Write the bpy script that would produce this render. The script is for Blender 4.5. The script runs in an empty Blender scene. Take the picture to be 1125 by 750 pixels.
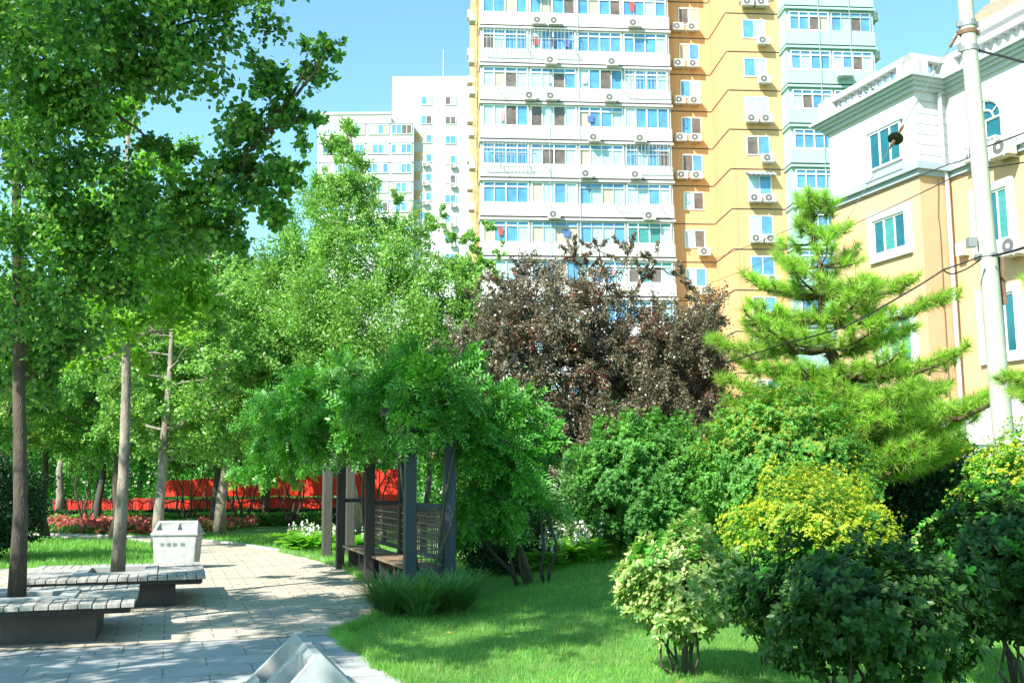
import bpy, math, random
import numpy as np
from math import sin, cos, pi, radians, tan, atan2
rng = np.random.default_rng(7); random.seed(7)
S = bpy.context.scene
COL = S.collection

# ------------------------------------------------------------------ camera, sky, sun, exposure
F = 1150.0; HZ = 530.0; PITCH = math.atan((HZ-375)/F); ROLL = 0.006; EYE = 1.6
cam = bpy.data.cameras.new("camera"); camo = bpy.data.objects.new("camera", cam); COL.objects.link(camo)
cam.lens = F/1125*36; cam.sensor_width = 36; cam.clip_start = .05; cam.clip_end = 3000
camo.location = (0, 0, EYE); camo.rotation_euler = (pi/2+PITCH, 0, 0)
from mathutils import Matrix, Vector
camo.rotation_euler = (Matrix.Rotation(pi/2+PITCH, 3, 'X') @ Matrix.Rotation(-ROLL, 3, 'Z')).to_euler()
S.camera = camo
LD = np.array([0.85, 1.0, -1.22]); LD /= np.linalg.norm(LD)
elev = math.asin(-LD[2]); azim = atan2(-LD[0], -LD[1])
w = bpy.data.worlds.new("World"); S.world = w; w.use_nodes = True
nt = w.node_tree; bg = nt.nodes['Background']
sky = nt.nodes.new('ShaderNodeTexSky'); sky.sky_type = 'NISHITA'; sky.sun_disc = False
sky.sun_elevation = elev; sky.sun_rotation = azim % (2*pi); sky.air_density = 1.25; sky.dust_density = 0.3; sky.ozone_density = 2.0
tint = nt.nodes.new('ShaderNodeVectorMath'); tint.operation = 'MULTIPLY'; tint.inputs[1].default_value = (.92, 1.27, 1.20)
nt.links.new(sky.outputs[0], tint.inputs[0]); nt.links.new(tint.outputs[0], bg.inputs[0]); bg.inputs[1].default_value = 0.104
sl = bpy.data.lights.new("sun", 'SUN'); so = bpy.data.objects.new("sun", sl); COL.objects.link(so)
sl.energy = 5.0; sl.angle = radians(.5); sl.color = (1, .95, .86)
so.rotation_euler = Vector(LD.tolist()).to_track_quat('-Z', 'Y').to_euler(); so.location = (-20, -20, 30)
S.view_settings.view_transform = 'Standard'; S.view_settings.look = 'None'; S.view_settings.gamma = 1
S.view_settings.exposure = 1.16
S.cycles.max_bounces = 7; S.cycles.transparent_max_bounces = 8

# ------------------------------------------------------------------ helpers
def ray(px, py):
    u, v = px-562.5, 375-py
    c, s = cos(ROLL), sin(ROLL)
    u, v = u*c + v*s*1, -u*s + v*c
    cp, sp = cos(PITCH), sin(PITCH)
    return np.array([u/F, cp - v/F*sp, sp + v/F*cp])
def at(px, py, Y):                         # world point seen at a photo pixel, at distance Y
    r = ray(px, py); t = Y/r[1]
    return np.array([r[0]*t, Y, EYE + r[2]*t])
def gz(x, y):                              # the lawn swells gently to the right
    def ss(a, b, v): t = np.clip((v-a)/(b-a), 0, 1); return t*t*(3-2*t)
    return .42*ss(11, 18, y)*ss(-.8, 2.5, x)*(1-ss(26, 40, y)) - .012
def G(px, py, z=0):
    r = ray(px, py); t = (z-EYE)/r[2]; return np.array([r[0]*t, r[1]*t, z])

def tag(o, label=None, cat=None, group=None, kind=None):
    if label: o['label'] = label
    if cat: o['category'] = cat
    if group: o['group'] = group
    if kind: o['kind'] = kind
    return o
def empty(name, loc=(0, 0, 0), rz=0, label=None, cat=None, group=None):
    o = bpy.data.objects.new(name, None); COL.objects.link(o); o.location = [float(v) for v in loc]; o.rotation_euler = (0, 0, rz)
    o.empty_display_size = .3
    return tag(o, label, cat, group)
def link(name, me, parent=None, local=True):
    o = bpy.data.objects.new(name, me); COL.objects.link(o)
    if parent is not None: o.parent = parent
    return o
def copy_tree(o, parent=None):
    c = o.copy(); COL.objects.link(c); c.parent = parent
    for ch in list(o.children): copy_tree(ch, c)
    return c

class MB:
    def __init__(s): s.v = []; s.f = []; s.m = []; s.mi = 0
    def quad(s, a, b, c, d):
        n = len(s.v); s.v += [tuple(map(float, p)) for p in (a, b, c, d)]; s.f.append((n, n+1, n+2, n+3)); s.m.append(s.mi)
    def poly(s, pts):
        n = len(s.v); s.v += [tuple(map(float, p)) for p in pts]; s.f.append(tuple(range(n, n+len(pts)))); s.m.append(s.mi)
    def box(s, x0, x1, y0, y1, z0, z1, taper=None):
        n = len(s.v)
        s.v += [(x0,y0,z0),(x1,y0,z0),(x1,y1,z0),(x0,y1,z0),(x0,y0,z1),(x1,y0,z1),(x1,y1,z1),(x0,y1,z1)]
        for f in ((0,3,2,1),(4,5,6,7),(0,1,5,4),(1,2,6,5),(2,3,7,6),(3,0,4,7)):
            s.f.append(tuple(n+i for i in f)); s.m.append(s.mi)
        return s
    def hexa(s, p):                        # eight corners, bottom ring then top ring
        n = len(s.v); s.v += [tuple(map(float, q)) for q in p]
        for f in ((0,3,2,1),(4,5,6,7),(0,1,5,4),(1,2,6,5),(2,3,7,6),(3,0,4,7)):
            s.f.append(tuple(n+i for i in f)); s.m.append(s.mi)
        return s
    def tube(s, pts, rad, sides=6, cap=True):
        pts = [np.asarray(p, float) for p in pts]; n0 = len(s.v); N = len(pts)
        ref = None
        for i, p in enumerate(pts):
            d = pts[min(i+1, N-1)] - pts[max(i-1, 0)]; d = d/(np.linalg.norm(d)+1e-9)
            if ref is None: ref = np.array([1., 0, 0]) if abs(d[0]) < .8 else np.array([0, 1., 0])
            a = ref - d*np.dot(ref, d); a /= np.linalg.norm(a)+1e-9; ref = a; b = np.cross(d, a)
            r = rad[i] if hasattr(rad, '__len__') else rad
            for k in range(sides):
                t = 2*pi*k/sides; q = p + r*(cos(t)*a + sin(t)*b); s.v.append(tuple(q))
        for i in range(N-1):
            for k in range(sides):
                a0 = n0+i*sides+k; a1 = n0+i*sides+(k+1) % sides
                s.f.append((a0, a1, a1+sides, a0+sides)); s.m.append(s.mi)
        if cap:
            s.f.append(tuple(n0+k for k in range(sides))[::-1]); s.m.append(s.mi)
            s.f.append(tuple(n0+(N-1)*sides+k for k in range(sides))); s.m.append(s.mi)
        return s
    def build(s, name, mats, parent=None, smooth=False, bevel=0):
        me = bpy.data.meshes.new(name); me.from_pydata([tuple(float(c) for c in v) for v in s.v], [], s.f)
        if not isinstance(mats, (list, tuple)): mats = [mats]
        for m in mats: me.materials.append(m)
        if len(mats) > 1: me.polygons.foreach_set('material_index', s.m)
        if smooth: me.polygons.foreach_set('use_smooth', [True]*len(s.f))
        me.update()
        o = link(name, me, parent)
        if bevel:
            b = o.modifiers.new('bevel', 'BEVEL'); b.width = bevel; b.segments = 2; b.limit_method = 'ANGLE'
        return o

# ---- leaves: one template copied to many frames
def norm(a): return a/(np.linalg.norm(a, axis=-1, keepdims=True)+1e-9)
def scatter(name, tv, tf, pos, ax, nz, size, mat, parent=None, mi=None, mats=None):
    N = len(pos); tv = np.asarray(tv, float); tf = np.asarray(tf, int); K = len(tv); k = tf.shape[1]
    ax = norm(ax); nz = nz - ax*np.sum(nz*ax, 1, keepdims=True); nz = norm(nz); sx = np.cross(ax, nz)
    size = np.broadcast_to(size, (N,))[:, None, None]
    V = pos[:, None, :] + size*(tv[None, :, 0:1]*sx[:, None] + tv[None, :, 1:2]*ax[:, None] + tv[None, :, 2:3]*nz[:, None])
    V = V.reshape(-1, 3).astype(np.float32)
    FI = (tf[None] + (np.arange(N)*K)[:, None, None]).reshape(-1).astype(np.int32)
    nf = N*len(tf)
    me = bpy.data.meshes.new(name)
    me.vertices.add(len(V)); me.vertices.foreach_set('co', V.ravel())
    me.loops.add(len(FI)); me.loops.foreach_set('vertex_index', FI)
    me.polygons.add(nf); me.polygons.foreach_set('loop_start', (np.arange(nf)*k).astype(np.int32))
    try: me.polygons.foreach_set('loop_total', np.full(nf, k, np.int32))
    except Exception: pass
    if mats:
        for m in mats: me.materials.append(m)
        me.polygons.foreach_set('material_index', np.repeat(mi, len(tf)).astype(np.int32))
    else: me.materials.append(mat)
    me.update(calc_edges=True); me.validate()
    return link(name, me, parent)

FAN = ([(0,0,0),(-.52,.55,.08),(-.3,.95,.1),(0,.82,-.04),(.3,.95,.1),(.52,.55,.08)], [(0,3,2,1),(0,5,4,3)])
OVAL = ([(0,0,0),(-.26,.3,.06),(-.22,.72,.06),(0,1,-.03),(.22,.72,.06),(.26,.3,.06)], [(0,3,2,1),(0,5,4,3)])
DIA = ([(0,0,0),(-.34,.5,.1),(0,1,0),(.34,.5,.1)], [(0,3,2,1)])
BLADE = ([(-.04,0,0),(.04,0,0),(.0,1,.35)], [(0,1,2)])
NEEDLE = ([(-.02,0,0),(.02,0,0),(0,1,.03)], [(0,1,2)])
def pinnate(n=5):
    v = []; f = []
    for i in range(n):
        t = .15+.75*i/(n-1); l = .34-.1*abs(i-n*.45)/n
        for sgn in (-1, 1):
            b = len(v); w = .062
            d = np.array([sgn*.85, .5, -.25]); d /= np.linalg.norm(d); p = np.array([0, t, -.25*t*t])
            q = np.array([-d[1]*sgn, d[0]*sgn, 0])
            for c in (p, p+d*l*.5+q*w, p+d*l, p+d*l*.5-q*w): v.append(tuple(c))
            f.append((b, b+1, b+2, b+3) if sgn < 0 else (b, b+3, b+2, b+1))
    b = len(v); v += [(0, .85, -.2), (-.07, 1.02, -.27), (0, 1.2, -.4), (.07, 1.02, -.27)]; f.append((b, b+1, b+2, b+3))
    return v, f
PIN = pinnate()
def rnd_dir(n): return norm(rng.normal(size=(n, 3)))

# ------------------------------------------------------------------ materials
def nodes(name):
    m = bpy.data.materials.new(name); m.use_nodes = True; t = m.node_tree
    return m, t, t.nodes['Principled BSDF'], t.nodes['Material Output']
def mat(name, col, rough=.7, var=.12, scale=3., bump=0., metal=0., spec=.4, stain=0, stretch=(1,1,1), bscale=None):
    m, t, p, o = nodes(name); N = t.nodes; L = t.links
    tc = N.new('ShaderNodeTexCoord'); mp = N.new('ShaderNodeMapping'); mp.inputs['Scale'].default_value = stretch
    L.new(tc.outputs['Object'], mp.inputs['Vector'])
    nz = N.new('ShaderNodeTexNoise'); nz.inputs['Scale'].default_value = scale; nz.inputs['Detail'].default_value = 6; nz.inputs['Roughness'].default_value = .65
    L.new(mp.outputs[0], nz.inputs['Vector'])
    rp = N.new('ShaderNodeMapRange'); rp.inputs[1].default_value = .3; rp.inputs[2].default_value = .7; rp.inputs[3].default_value = 1-var; rp.inputs[4].default_value = 1+var
    L.new(nz.outputs[0], rp.inputs[0])
    mx = N.new('ShaderNodeVectorMath'); mx.operation = 'SCALE'; mx.inputs[0].default_value = col
    L.new(rp.outputs[0], mx.inputs['Scale'])
    last = mx.outputs[0]
    if stain:
        n2 = N.new('ShaderNodeTexNoise'); n2.inputs['Scale'].default_value = scale*.35; n2.inputs['Detail'].default_value = 8; n2.inputs['Roughness'].default_value = .75
        L.new(mp.outputs[0], n2.inputs['Vector'])
        r2 = N.new('ShaderNodeMapRange'); r2.inputs[1].default_value = .52; r2.inputs[2].default_value = .75; r2.inputs[3].default_value = 0; r2.inputs[4].default_value = stain
        L.new(n2.outputs[0], r2.inputs[0])
        mm = N.new('ShaderNodeMix'); mm.data_type = 'RGBA'; L.new(r2.outputs[0], mm.inputs[0]); L.new(last, mm.inputs[6])
        mm.inputs[7].default_value = (col[0]*.35+.03, col[1]*.33+.02, col[2]*.3+.015, 1); last = mm.outputs[2]
    L.new(last, p.inputs['Base Color'])
    p.inputs['Roughness'].default_value = rough; p.inputs['Metallic'].default_value = metal; p.inputs['Specular IOR Level'].default_value = spec
    if bump:
        nb = N.new('ShaderNodeTexNoise'); nb.inputs['Scale'].default_value = bscale or scale*6; nb.inputs['Detail'].default_value = 5
        L.new(mp.outputs[0], nb.inputs['Vector'])
        b = N.new('ShaderNodeBump'); b.inputs['Strength'].default_value = bump; b.inputs['Distance'].default_value = .02
        L.new(nb.outputs[0], b.inputs['Height']); L.new(b.outputs[0], p.inputs['Normal'])
    return m
def leafmat(name, cols, trans=.35, rough=.45, spec=.35, tcol=None):
    m, t, p, o = nodes(name); N = t.nodes; L = t.links
    g = N.new('ShaderNodeNewGeometry'); cr = N.new('ShaderNodeValToRGB')
    L.new(g.outputs['Random Per Island'], cr.inputs[0])
    e = cr.color_ramp.elements
    while len(e) < len(cols): e.new(.5)
    for i, c in enumerate(cols): e[i].position = i/(len(cols)-1); e[i].color = (*c, 1)
    tc = N.new('ShaderNodeTexCoord'); nz = N.new('ShaderNodeTexNoise'); nz.inputs['Scale'].default_value = .9; nz.inputs['Detail'].default_value = 5
    L.new(tc.outputs['Object'], nz.inputs['Vector'])
    mr = N.new('ShaderNodeMapRange'); mr.inputs[1].default_value = .3; mr.inputs[2].default_value = .7; mr.inputs[3].default_value = .75; mr.inputs[4].default_value = 1.3
    L.new(nz.outputs[0], mr.inputs[0])
    sc = N.new('ShaderNodeVectorMath'); sc.operation = 'SCALE'; L.new(cr.outputs[0], sc.inputs[0]); L.new(mr.outputs[0], sc.inputs['Scale'])
    L.new(sc.outputs[0], p.inputs['Base Color']); p.inputs['Roughness'].default_value = rough; p.inputs['Specular IOR Level'].default_value = spec
    tr = N.new('ShaderNodeBsdfTranslucent')
    ml = N.new('ShaderNodeVectorMath'); ml.operation = 'MULTIPLY'; L.new(sc.outputs[0], ml.inputs[0]); ml.inputs[1].default_value = tcol or (1.5, 1.6, .7)
    L.new(ml.outputs[0], tr.inputs[0])
    mx = N.new('ShaderNodeMixShader'); mx.inputs[0].default_value = trans
    L.new(p.outputs[0], mx.inputs[1]); L.new(tr.outputs[0], mx.inputs[2]); L.new(mx.outputs[0], o.inputs[0])
    return m
def paver(name, c1, c2, cm, wdt, hgt, mortar=.012, off=.5):
    m, t, p, o = nodes(name); N = t.nodes; L = t.links
    tc = N.new('ShaderNodeTexCoord')
    br = N.new('ShaderNodeTexBrick'); br.inputs['Scale'].default_value = 1; br.inputs['Brick Width'].default_value = wdt; br.inputs['Row Height'].default_value = hgt
    br.inputs['Mortar Size'].default_value = mortar; br.inputs['Mortar Smooth'].default_value = .2; br.offset = off; br.inputs['Bias'].default_value = 0
    br.inputs['Color1'].default_value = (*c1, 1); br.inputs['Color2'].default_value = (*c2, 1); br.inputs['Mortar'].default_value = (*cm, 1)
    L.new(tc.outputs['Object'], br.inputs['Vector'])
    nz = N.new('ShaderNodeTexNoise'); nz.inputs['Scale'].default_value = 1.3; nz.inputs['Detail'].default_value = 9; nz.inputs['Roughness'].default_value = .7
    L.new(tc.outputs['Object'], nz.inputs['Vector'])
    mr = N.new('ShaderNodeMapRange'); mr.inputs[1].default_value = .3; mr.inputs[2].default_value = .7; mr.inputs[3].default_value = .72; mr.inputs[4].default_value = 1.15
    L.new(nz.outputs[0], mr.inputs[0])
    sc = N.new('ShaderNodeVectorMath'); sc.operation = 'SCALE'; L.new(br.outputs[0], sc.inputs[0]); L.new(mr.outputs[0], sc.inputs['Scale'])
    L.new(sc.outputs[0], p.inputs['Base Color']); p.inputs['Roughness'].default_value = .7
    b = N.new('ShaderNodeBump'); b.inputs['Strength'].default_value = .5; b.inputs['Distance'].default_value = .006; b.invert = True
    L.new(br.outputs['Fac'], b.inputs['Height']); L.new(b.outputs[0], p.inputs['Normal'])
    return m
M = {}
M['bark'] = mat('grey_bark', (.25,.22,.18), .95, .6, 9, 1., stretch=(1,1,.3), stain=.85)
M['darkbark'] = mat('dark_bark', (.075,.06,.045), .95, .6, 9, 1., stretch=(1,1,.3))
M['twig'] = mat('twig_bark', (.13,.10,.07), .9, .3, 8, .3)
M['pinebark'] = mat('pine_bark', (.10,.06,.04), .95, .4, 7, .9, stain=.4)
M['white_wall'] = mat('white_painted_wall', (.56,.555,.55), .8, .07, .6, .1, stain=.3, stretch=(1.5,1.5,.2))
M['orange_wall'] = mat('orange_painted_wall', (.62,.365,.18), .85, .10, .6, .1, stain=.35, stretch=(5,5,.08))
M['mint_wall'] = mat('pale_mint_tile', (.34,.52,.48), .6, .06, .6, .05, stain=.1)
M['cream_wall'] = mat('cream_tile_wall', (.60,.37,.215), .75, .07, .8, .1, stain=.15)
M['trim'] = mat('white_trim', (.54,.54,.53), .6, .06, 2, .05, stain=.2)
M['greytrim'] = mat('grey_trim', (.32,.38,.42), .7, .08, 2)
M['corn'] = mat('cornice_shade_tone', (.42,.47,.48), .7, .08, 2)  # bluish grey of shade is put into the cornice colour
M['dark'] = mat('dark_joint', (.06,.055,.05), .8)
M['steel'] = mat('grey_steel', (.35,.35,.34), .5, .15, 6, metal=.6)
M['upvc'] = mat('white_plastic_frame', (.8,.8,.8), .4, .04)
M['aluminium'] = mat('dull_aluminium', (.45,.47,.47), .45, .1, metal=.3)
M['glass_sky_blue'] = mat('sky_tinted_blue_glass', (.09,.27,.50), .08, .3, .8, spec=.8)  # blue base colour carries the sky's reflection; also colours the awning stripe
M['glasspale'] = mat('pale_curtain_glass', (.36,.55,.62), .12, .25, 2.5, spec=.7, stretch=(4,4,.3))
M['glassbrown'] = mat('dark_room_glass', (.14,.11,.09), .1, .4, 1.5, spec=.6)
M['glasswarm'] = mat('beige_curtain_glass', (.42,.37,.30), .15, .2, 2.5, spec=.6, stretch=(4,4,.3))
M['glassdeep'] = mat('deep_blue_film', (.03,.14,.55), .1, .2, 1, spec=.6)
M['glassteal'] = mat('teal_glass', (.008,.11,.14), .07, .35, .7, spec=.9)
M['glassteal2'] = mat('teal_glass_blind', (.05,.24,.22), .1, .2, 2, spec=.8, stretch=(1,1,5))
M['ac'] = mat('air_conditioner_casing', (.50,.49,.45), .5, .1, 3, stain=.3)
M['grille'] = mat('fan_grille', (.12,.12,.12), .6)
M['concrete'] = mat('pole_concrete', (.40,.41,.34), .85, .12, 2.5, .3, stain=.25, stretch=(1,1,.3))
M['rust'] = mat('rusty_steel', (.22,.13,.08), .8, .4, 9, .3, metal=.3)
M['rubber'] = mat('black_cable', (.015,.015,.015), .5)
M['porcelain'] = mat('brown_porcelain', (.04,.03,.03), .25)
M['slat'] = mat('weathered_slats', (.36,.345,.31), .8, .3, 4, .4, stain=.5, stretch=(6,1,1))
M['slab'] = mat('bench_stone', (.055,.055,.05), .6, .25, 5, .2, stain=.4)
M['granite'] = mat('grey_granite', (.34,.35,.34), .6, .15, 30, .1)
M['soil'] = mat('soil', (.07,.045,.03), 1, .4, 8, .8)
M['bin'] = mat('pale_bin_shell', (.33,.355,.345), .8, .2, 6, .1, stain=.7)
M['print'] = mat('faded_print', (.20,.23,.23), .6, .2)
M['binhole'] = mat('bin_opening', (.06,.02,.018), .6, .3)  # flat dark red patch, coloured as the dark inside of the opening
M['postgrey'] = mat('blue_grey_timber', (.04,.058,.07), .7, .25, 4, .4, stain=.4, stretch=(1,1,.15))
M['postdark'] = mat('dark_timber', (.035,.032,.03), .7, .3, 4, .4, stretch=(1,1,.2))
M['lattice'] = mat('brown_lattice', (.13,.10,.075), .7, .3, 6)
M['seat'] = mat('bench_timber', (.24,.17,.11), .7, .3, 6, .2, stretch=(1,.2,1))
M['pillar'] = mat('grey_pillar', (.065,.065,.055), .85, .2, 4, .4, stain=.5, stretch=(1,1,.3))
M['iron'] = mat('black_iron', (.02,.02,.022), .5)
M['banner'] = mat('red_cloth', (.66,.035,.012), .8, .4, 3.5, .5, stretch=(1,1,.6), bscale=5)
M['roof'] = mat('brown_roof_slats', (.42,.27,.2), .8, .2, 3)
M['green_net'] = mat('green_net', (.02,.22,.14), .7, .3, 3)
M['tan'] = paver('tan_paving', (.50,.45,.36), (.44,.39,.31), (.24,.21,.16), .5, .25, .010)
M['plaza'] = paver('grey_paving', (.40,.41,.40), (.35,.36,.35), (.22,.22,.2), .75, .5, .009, .5)
M['edge'] = mat('kerb_stone', (.42,.42,.4), .8, .15, 6, .2)
L_ = {}
L_['ginkgo'] = leafmat('ginkgo_leaf', [(.03,.12,.02),(.06,.21,.03),(.16,.38,.055),(.035,.14,.025),(.26,.44,.07)], .33, .35, .45)  # dark and bright leaf tones also paint in shaded and lit contrast
L_['ginkgo_yellow'] = leafmat('young_ginkgo_leaf', [(.14,.34,.03),(.22,.44,.04),(.11,.30,.03)], .45, .5)
L_['ginkgo_far'] = leafmat('ginkgo_crown_leaf', [(.10,.26,.05),(.18,.38,.07),(.28,.47,.11),(.08,.20,.045)], .38, .42, .5)
L_['backtree'] = leafmat('park_tree_leaf', [(.06,.19,.035),(.12,.31,.055),(.21,.42,.09),(.05,.15,.03)], .36, .42, .5)
L_['plum'] = leafmat('purple_plum_leaf', [(.10,.085,.05),(.17,.15,.09),(.27,.25,.17),(.10,.12,.05),(.14,.09,.065)], .22, .36, .6, (1.3,.7,.6))  # paler grey-green tones paint the sun's highlights into the leaf colour
L_['plumred'] = leafmat('red_plum_tip', [(.32,.045,.03),(.20,.04,.03)], .4, .4, .4, (1.6,.7,.5))
L_['vine'] = leafmat('wisteria_leaf', [(.03,.16,.02),(.07,.27,.03),(.14,.40,.045)], .3, .4, .45)
L_['pine'] = leafmat('pine_needle', [(.14,.33,.035),(.28,.50,.06),(.44,.62,.10)], .35, .5, .3)
L_['pine_old'] = leafmat('old_pine_needle', [(.06,.12,.035),(.20,.14,.06)], .2, .6, .3)
L_['bush'] = leafmat('dark_shrub_leaf', [(.065,.22,.03),(.10,.30,.045),(.16,.37,.06)], .33, .45, .35)
L_['bushdeep'] = leafmat('deep_green_shrub_leaf', [(.05,.18,.03),(.07,.23,.04),(.10,.29,.045)], .33, .45, .35)
L_['bushred'] = leafmat('shrub_tip_leaf', [(.16,.34,.03),(.30,.26,.04),(.14,.38,.04)], .4, .45)
L_['yellow'] = leafmat('golden_privet_tip', [(.42,.48,.03),(.58,.56,.04),(.30,.44,.04)], .35, .45)
L_['privet'] = leafmat('privet_leaf', [(.08,.28,.03),(.14,.36,.04),(.26,.44,.04)], .35, .4)
L_['var'] = leafmat('variegated_leaf', [(.14,.30,.05),(.36,.46,.15),(.46,.48,.20),(.10,.28,.04),(.20,.36,.07)], .3, .35, .5)
L_['glossy'] = leafmat('glossy_dark_leaf', [(.018,.06,.010),(.028,.09,.014),(.05,.14,.022)], .22, .42, .3)  # dark green leaf, darkened further to put deep shade into its colour
L_['fresh'] = leafmat('fresh_shoot_leaf', [(.07,.30,.03),(.10,.38,.04)], .4, .4)
L_['grass'] = leafmat('lawn_blade', [(.09,.28,.045),(.15,.38,.065),(.24,.45,.10),(.11,.30,.05),(.30,.42,.14)], .38, .55, .25)
L_['straw'] = leafmat('dry_blade', [(.36,.36,.14),(.28,.34,.10)], .3, .6, .2)
L_['tuft'] = leafmat('lilyturf_blade', [(.07,.20,.05),(.16,.32,.11)], .3, .4, .5)
L_['hosta'] = leafmat('hosta_leaf', [(.10,.34,.03),(.20,.42,.05),(.07,.26,.03)], .35, .4)
L_['white'] = leafmat('pale_flower', [(.7,.66,.72),(.8,.8,.8)], .3, .6)
L_['red'] = leafmat('red_coleus', [(.48,.10,.10),(.60,.17,.15),(.35,.06,.06)], .3, .5, .3, (1.2,.8,.8))
L_['hedge'] = leafmat('clipped_hedge_leaf', [(.05,.24,.03),(.09,.32,.05)], .3, .5)
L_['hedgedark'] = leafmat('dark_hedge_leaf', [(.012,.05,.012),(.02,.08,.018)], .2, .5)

# ------------------------------------------------------------------ ground
YAW = radians(18)
B = np.array([cos(YAW), sin(YAW)]); A = np.array([-sin(YAW), cos(YAW)])
def ab(b, a, o=(0, 0)): return np.array(o) + b*B + a*A
xs = np.concatenate([[-600,-300,-150,-80], np.arange(-50, 50.1, 1.0), [80,150,300,600]])
ys = np.concatenate([[-300,-100,-40], np.arange(-20, 80.1, 1.0), [120,200,400,900]])
X, Yg = np.meshgrid(xs, ys); Z = gz(X, Yg)
# roughly 1 m grid, with a finer one is not needed: the swell is smooth
m = MB(); m.v = list(map(tuple, np.stack([X, Yg, Z], -1).reshape(-1, 3).tolist())); nx = len(xs)
for j in range(len(ys)-1):
    for i in range(nx-1):
        a = j*nx+i; m.f.append((a, a+1, a+nx+1, a+nx)); m.m.append(0)
gm, t, p, o_ = nodes('lawn_ground'); N = t.nodes; L = t.links
tc = N.new('ShaderNodeTexCoord'); nz = N.new('ShaderNodeTexNoise'); nz.inputs['Scale'].default_value = 2.2; nz.inputs['Detail'].default_value = 9; nz.inputs['Roughness'].default_value = .75
L.new(tc.outputs['Object'], nz.inputs['Vector']); cr = N.new('ShaderNodeValToRGB'); L.new(nz.outputs[0], cr.inputs[0])
cr.color_ramp.elements[0].position = .35; cr.color_ramp.elements[0].color = (.05,.15,.025,1); cr.color_ramp.elements[1].position = .7; cr.color_ramp.elements[1].color = (.13,.32,.05,1)
L.new(cr.outputs[0], p.inputs['Base Color']); p.inputs['Roughness'].default_value = .95
tag(m.build('lawn_ground', gm, smooth=True), kind='structure')

def sheet(name, pts, z, matl, th=.0):
    o = MB(); c = [ab(0, 0)]
    R = np.array([[cos(YAW), sin(YAW)], [-sin(YAW), cos(YAW)]])
    loc = [R @ np.array(q) for q in pts]
    o.poly([(q[0], q[1], z) for q in loc])
    ob = o.build(name, matl); ob.rotation_euler = (0, 0, YAW); return tag(ob, kind='structure')
# front plaza (grey slabs) and the tan paving behind it
tip = (-1.92, 11.5)
plaza = [(-30, 2.4), (-14, -8), (4, -8), (2.9, -2.8), (1.1, 2.6), (-.7, 8.36), tip, (-30, 2.4)]
line_l = np.array(tip) - 14*B
sheet('plaza_paving', [tuple(line_l), tuple(line_l - 22*A), tuple(np.array((2.9,-2.8))-6*A), (2.9,-2.8), (-.70,8.36), tip], 0.004, M['plaza'])
right_edge = [tip, (-1.72,12.7), (-1.55,13.6), (-1.2,14.6), (-2.2,17.3), (-3.2,20.3), (-4.1,22.5), (-5.6,25.5), (-7.6,28.8), (-10.5,32.2), (-15,34.6), (-30,36)]
left_edge = [(-30,34.0), (-15,32.9), (-11.4,31.3), (-9.3,28.5), (-7.9,25.0), (-7.2,21.6), (-14,19.3), (-30,14.0)]
sheet('path', right_edge + left_edge + [tuple(np.array(tip) - 26*B)], 0.008, M['tan'])
# kerb stones along the path
def kerb(name, pts, wd=.1, h=.05):
    m = MB()
    for a, b in zip(pts[:-1], pts[1:]):
        a, b = np.array(a), np.array(b); d = (b-a)/np.linalg.norm(b-a); n = np.array([-d[1], d[0]])*wd
        m.hexa([(*a, -.03), (*b, -.03), (*(b+n), -.03), (*(a+n), -.03), (*a, h), (*b, h), (*(b+n), h), (*(a+n), h)])
    return tag(m.build(name, M['edge'], bevel=.01), kind='structure')
kerb('path_kerb', left_edge[:6][::-1], -.12, .06)
kerb('path_kerb', right_edge[5:], -.12, .05)

def inside(px, py, poly):
    c = np.zeros(len(px), bool); P = list(poly); j = len(P)-1
    for i in range(len(P)):
        xi, yi = P[i]; xj, yj = P[j]
        if yi != yj: c ^= ((yi > py) != (yj > py)) & (px < (xj-xi)*(py-yi)/(yj-yi)+xi)
        j = i
    return c
pav1 = [tuple(line_l), tuple(line_l-22*A), tuple(np.array((2.9,-2.8))-6*A), (2.9,-2.8), (-.70,8.36), tip]
pav2 = right_edge + left_edge + [tuple(np.array(tip)-26*B)]
def grass(name, n, x0, x1, y0, y1, size, key, seedpow=1.0, wide=1.0, cond=None):
    x = rng.uniform(x0, x1, n); y = y0 + (y1-y0)*rng.uniform(0, 1, n)**seedpow
    jx = x+rng.normal(0, .03, n); jy = y+rng.normal(0, .03, n)
    ok = ~inside(jx, jy, pav1) & ~inside(jx, jy, pav2)
    if cond is not None: ok &= cond(x, y)
    x, y = x[ok], y[ok]; n = len(x)
    pos = np.stack([x, y, gz(x, y)], 1); ax = norm(np.stack([rng.normal(0, .38, n), rng.normal(0, .38, n), np.ones(n)], 1))
    s = size*rng.uniform(.6, 1.35, n)*(1+.03*(y-8).clip(0, 20))
    tv = [(a*wide, b, c) for a, b, c in BLADE[0]]
    return tag(scatter(name, tv, BLADE[1], pos, ax, rnd_dir(n), s, L_[key]), 'short green lawn grass growing beside the paving', 'grass', kind='stuff')
fov = lambda x, y: (np.abs(x) < .56*y+.6)
grass('grass', 330000, -4, 7, 6.5, 24, .05, 'grass', 1.6, 1.3, fov)
g2 = grass('grass', 5000, -2.2, 4, 7.5, 12.5, .07, 'straw', 1., .9, lambda x, y: fov(x, y) & (np.abs(x-.2-.9*rng.normal(size=len(x))) < .9)); g2['label'] = 'dry straw coloured blades scattered through the near lawn'
g3 = grass('grass', 60000, -18, -3, 19, 34, .07, 'grass', 1.2, 2.2, fov); g3['label'] = 'lawn strip behind the slatted tree benches and beside the path'

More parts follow.
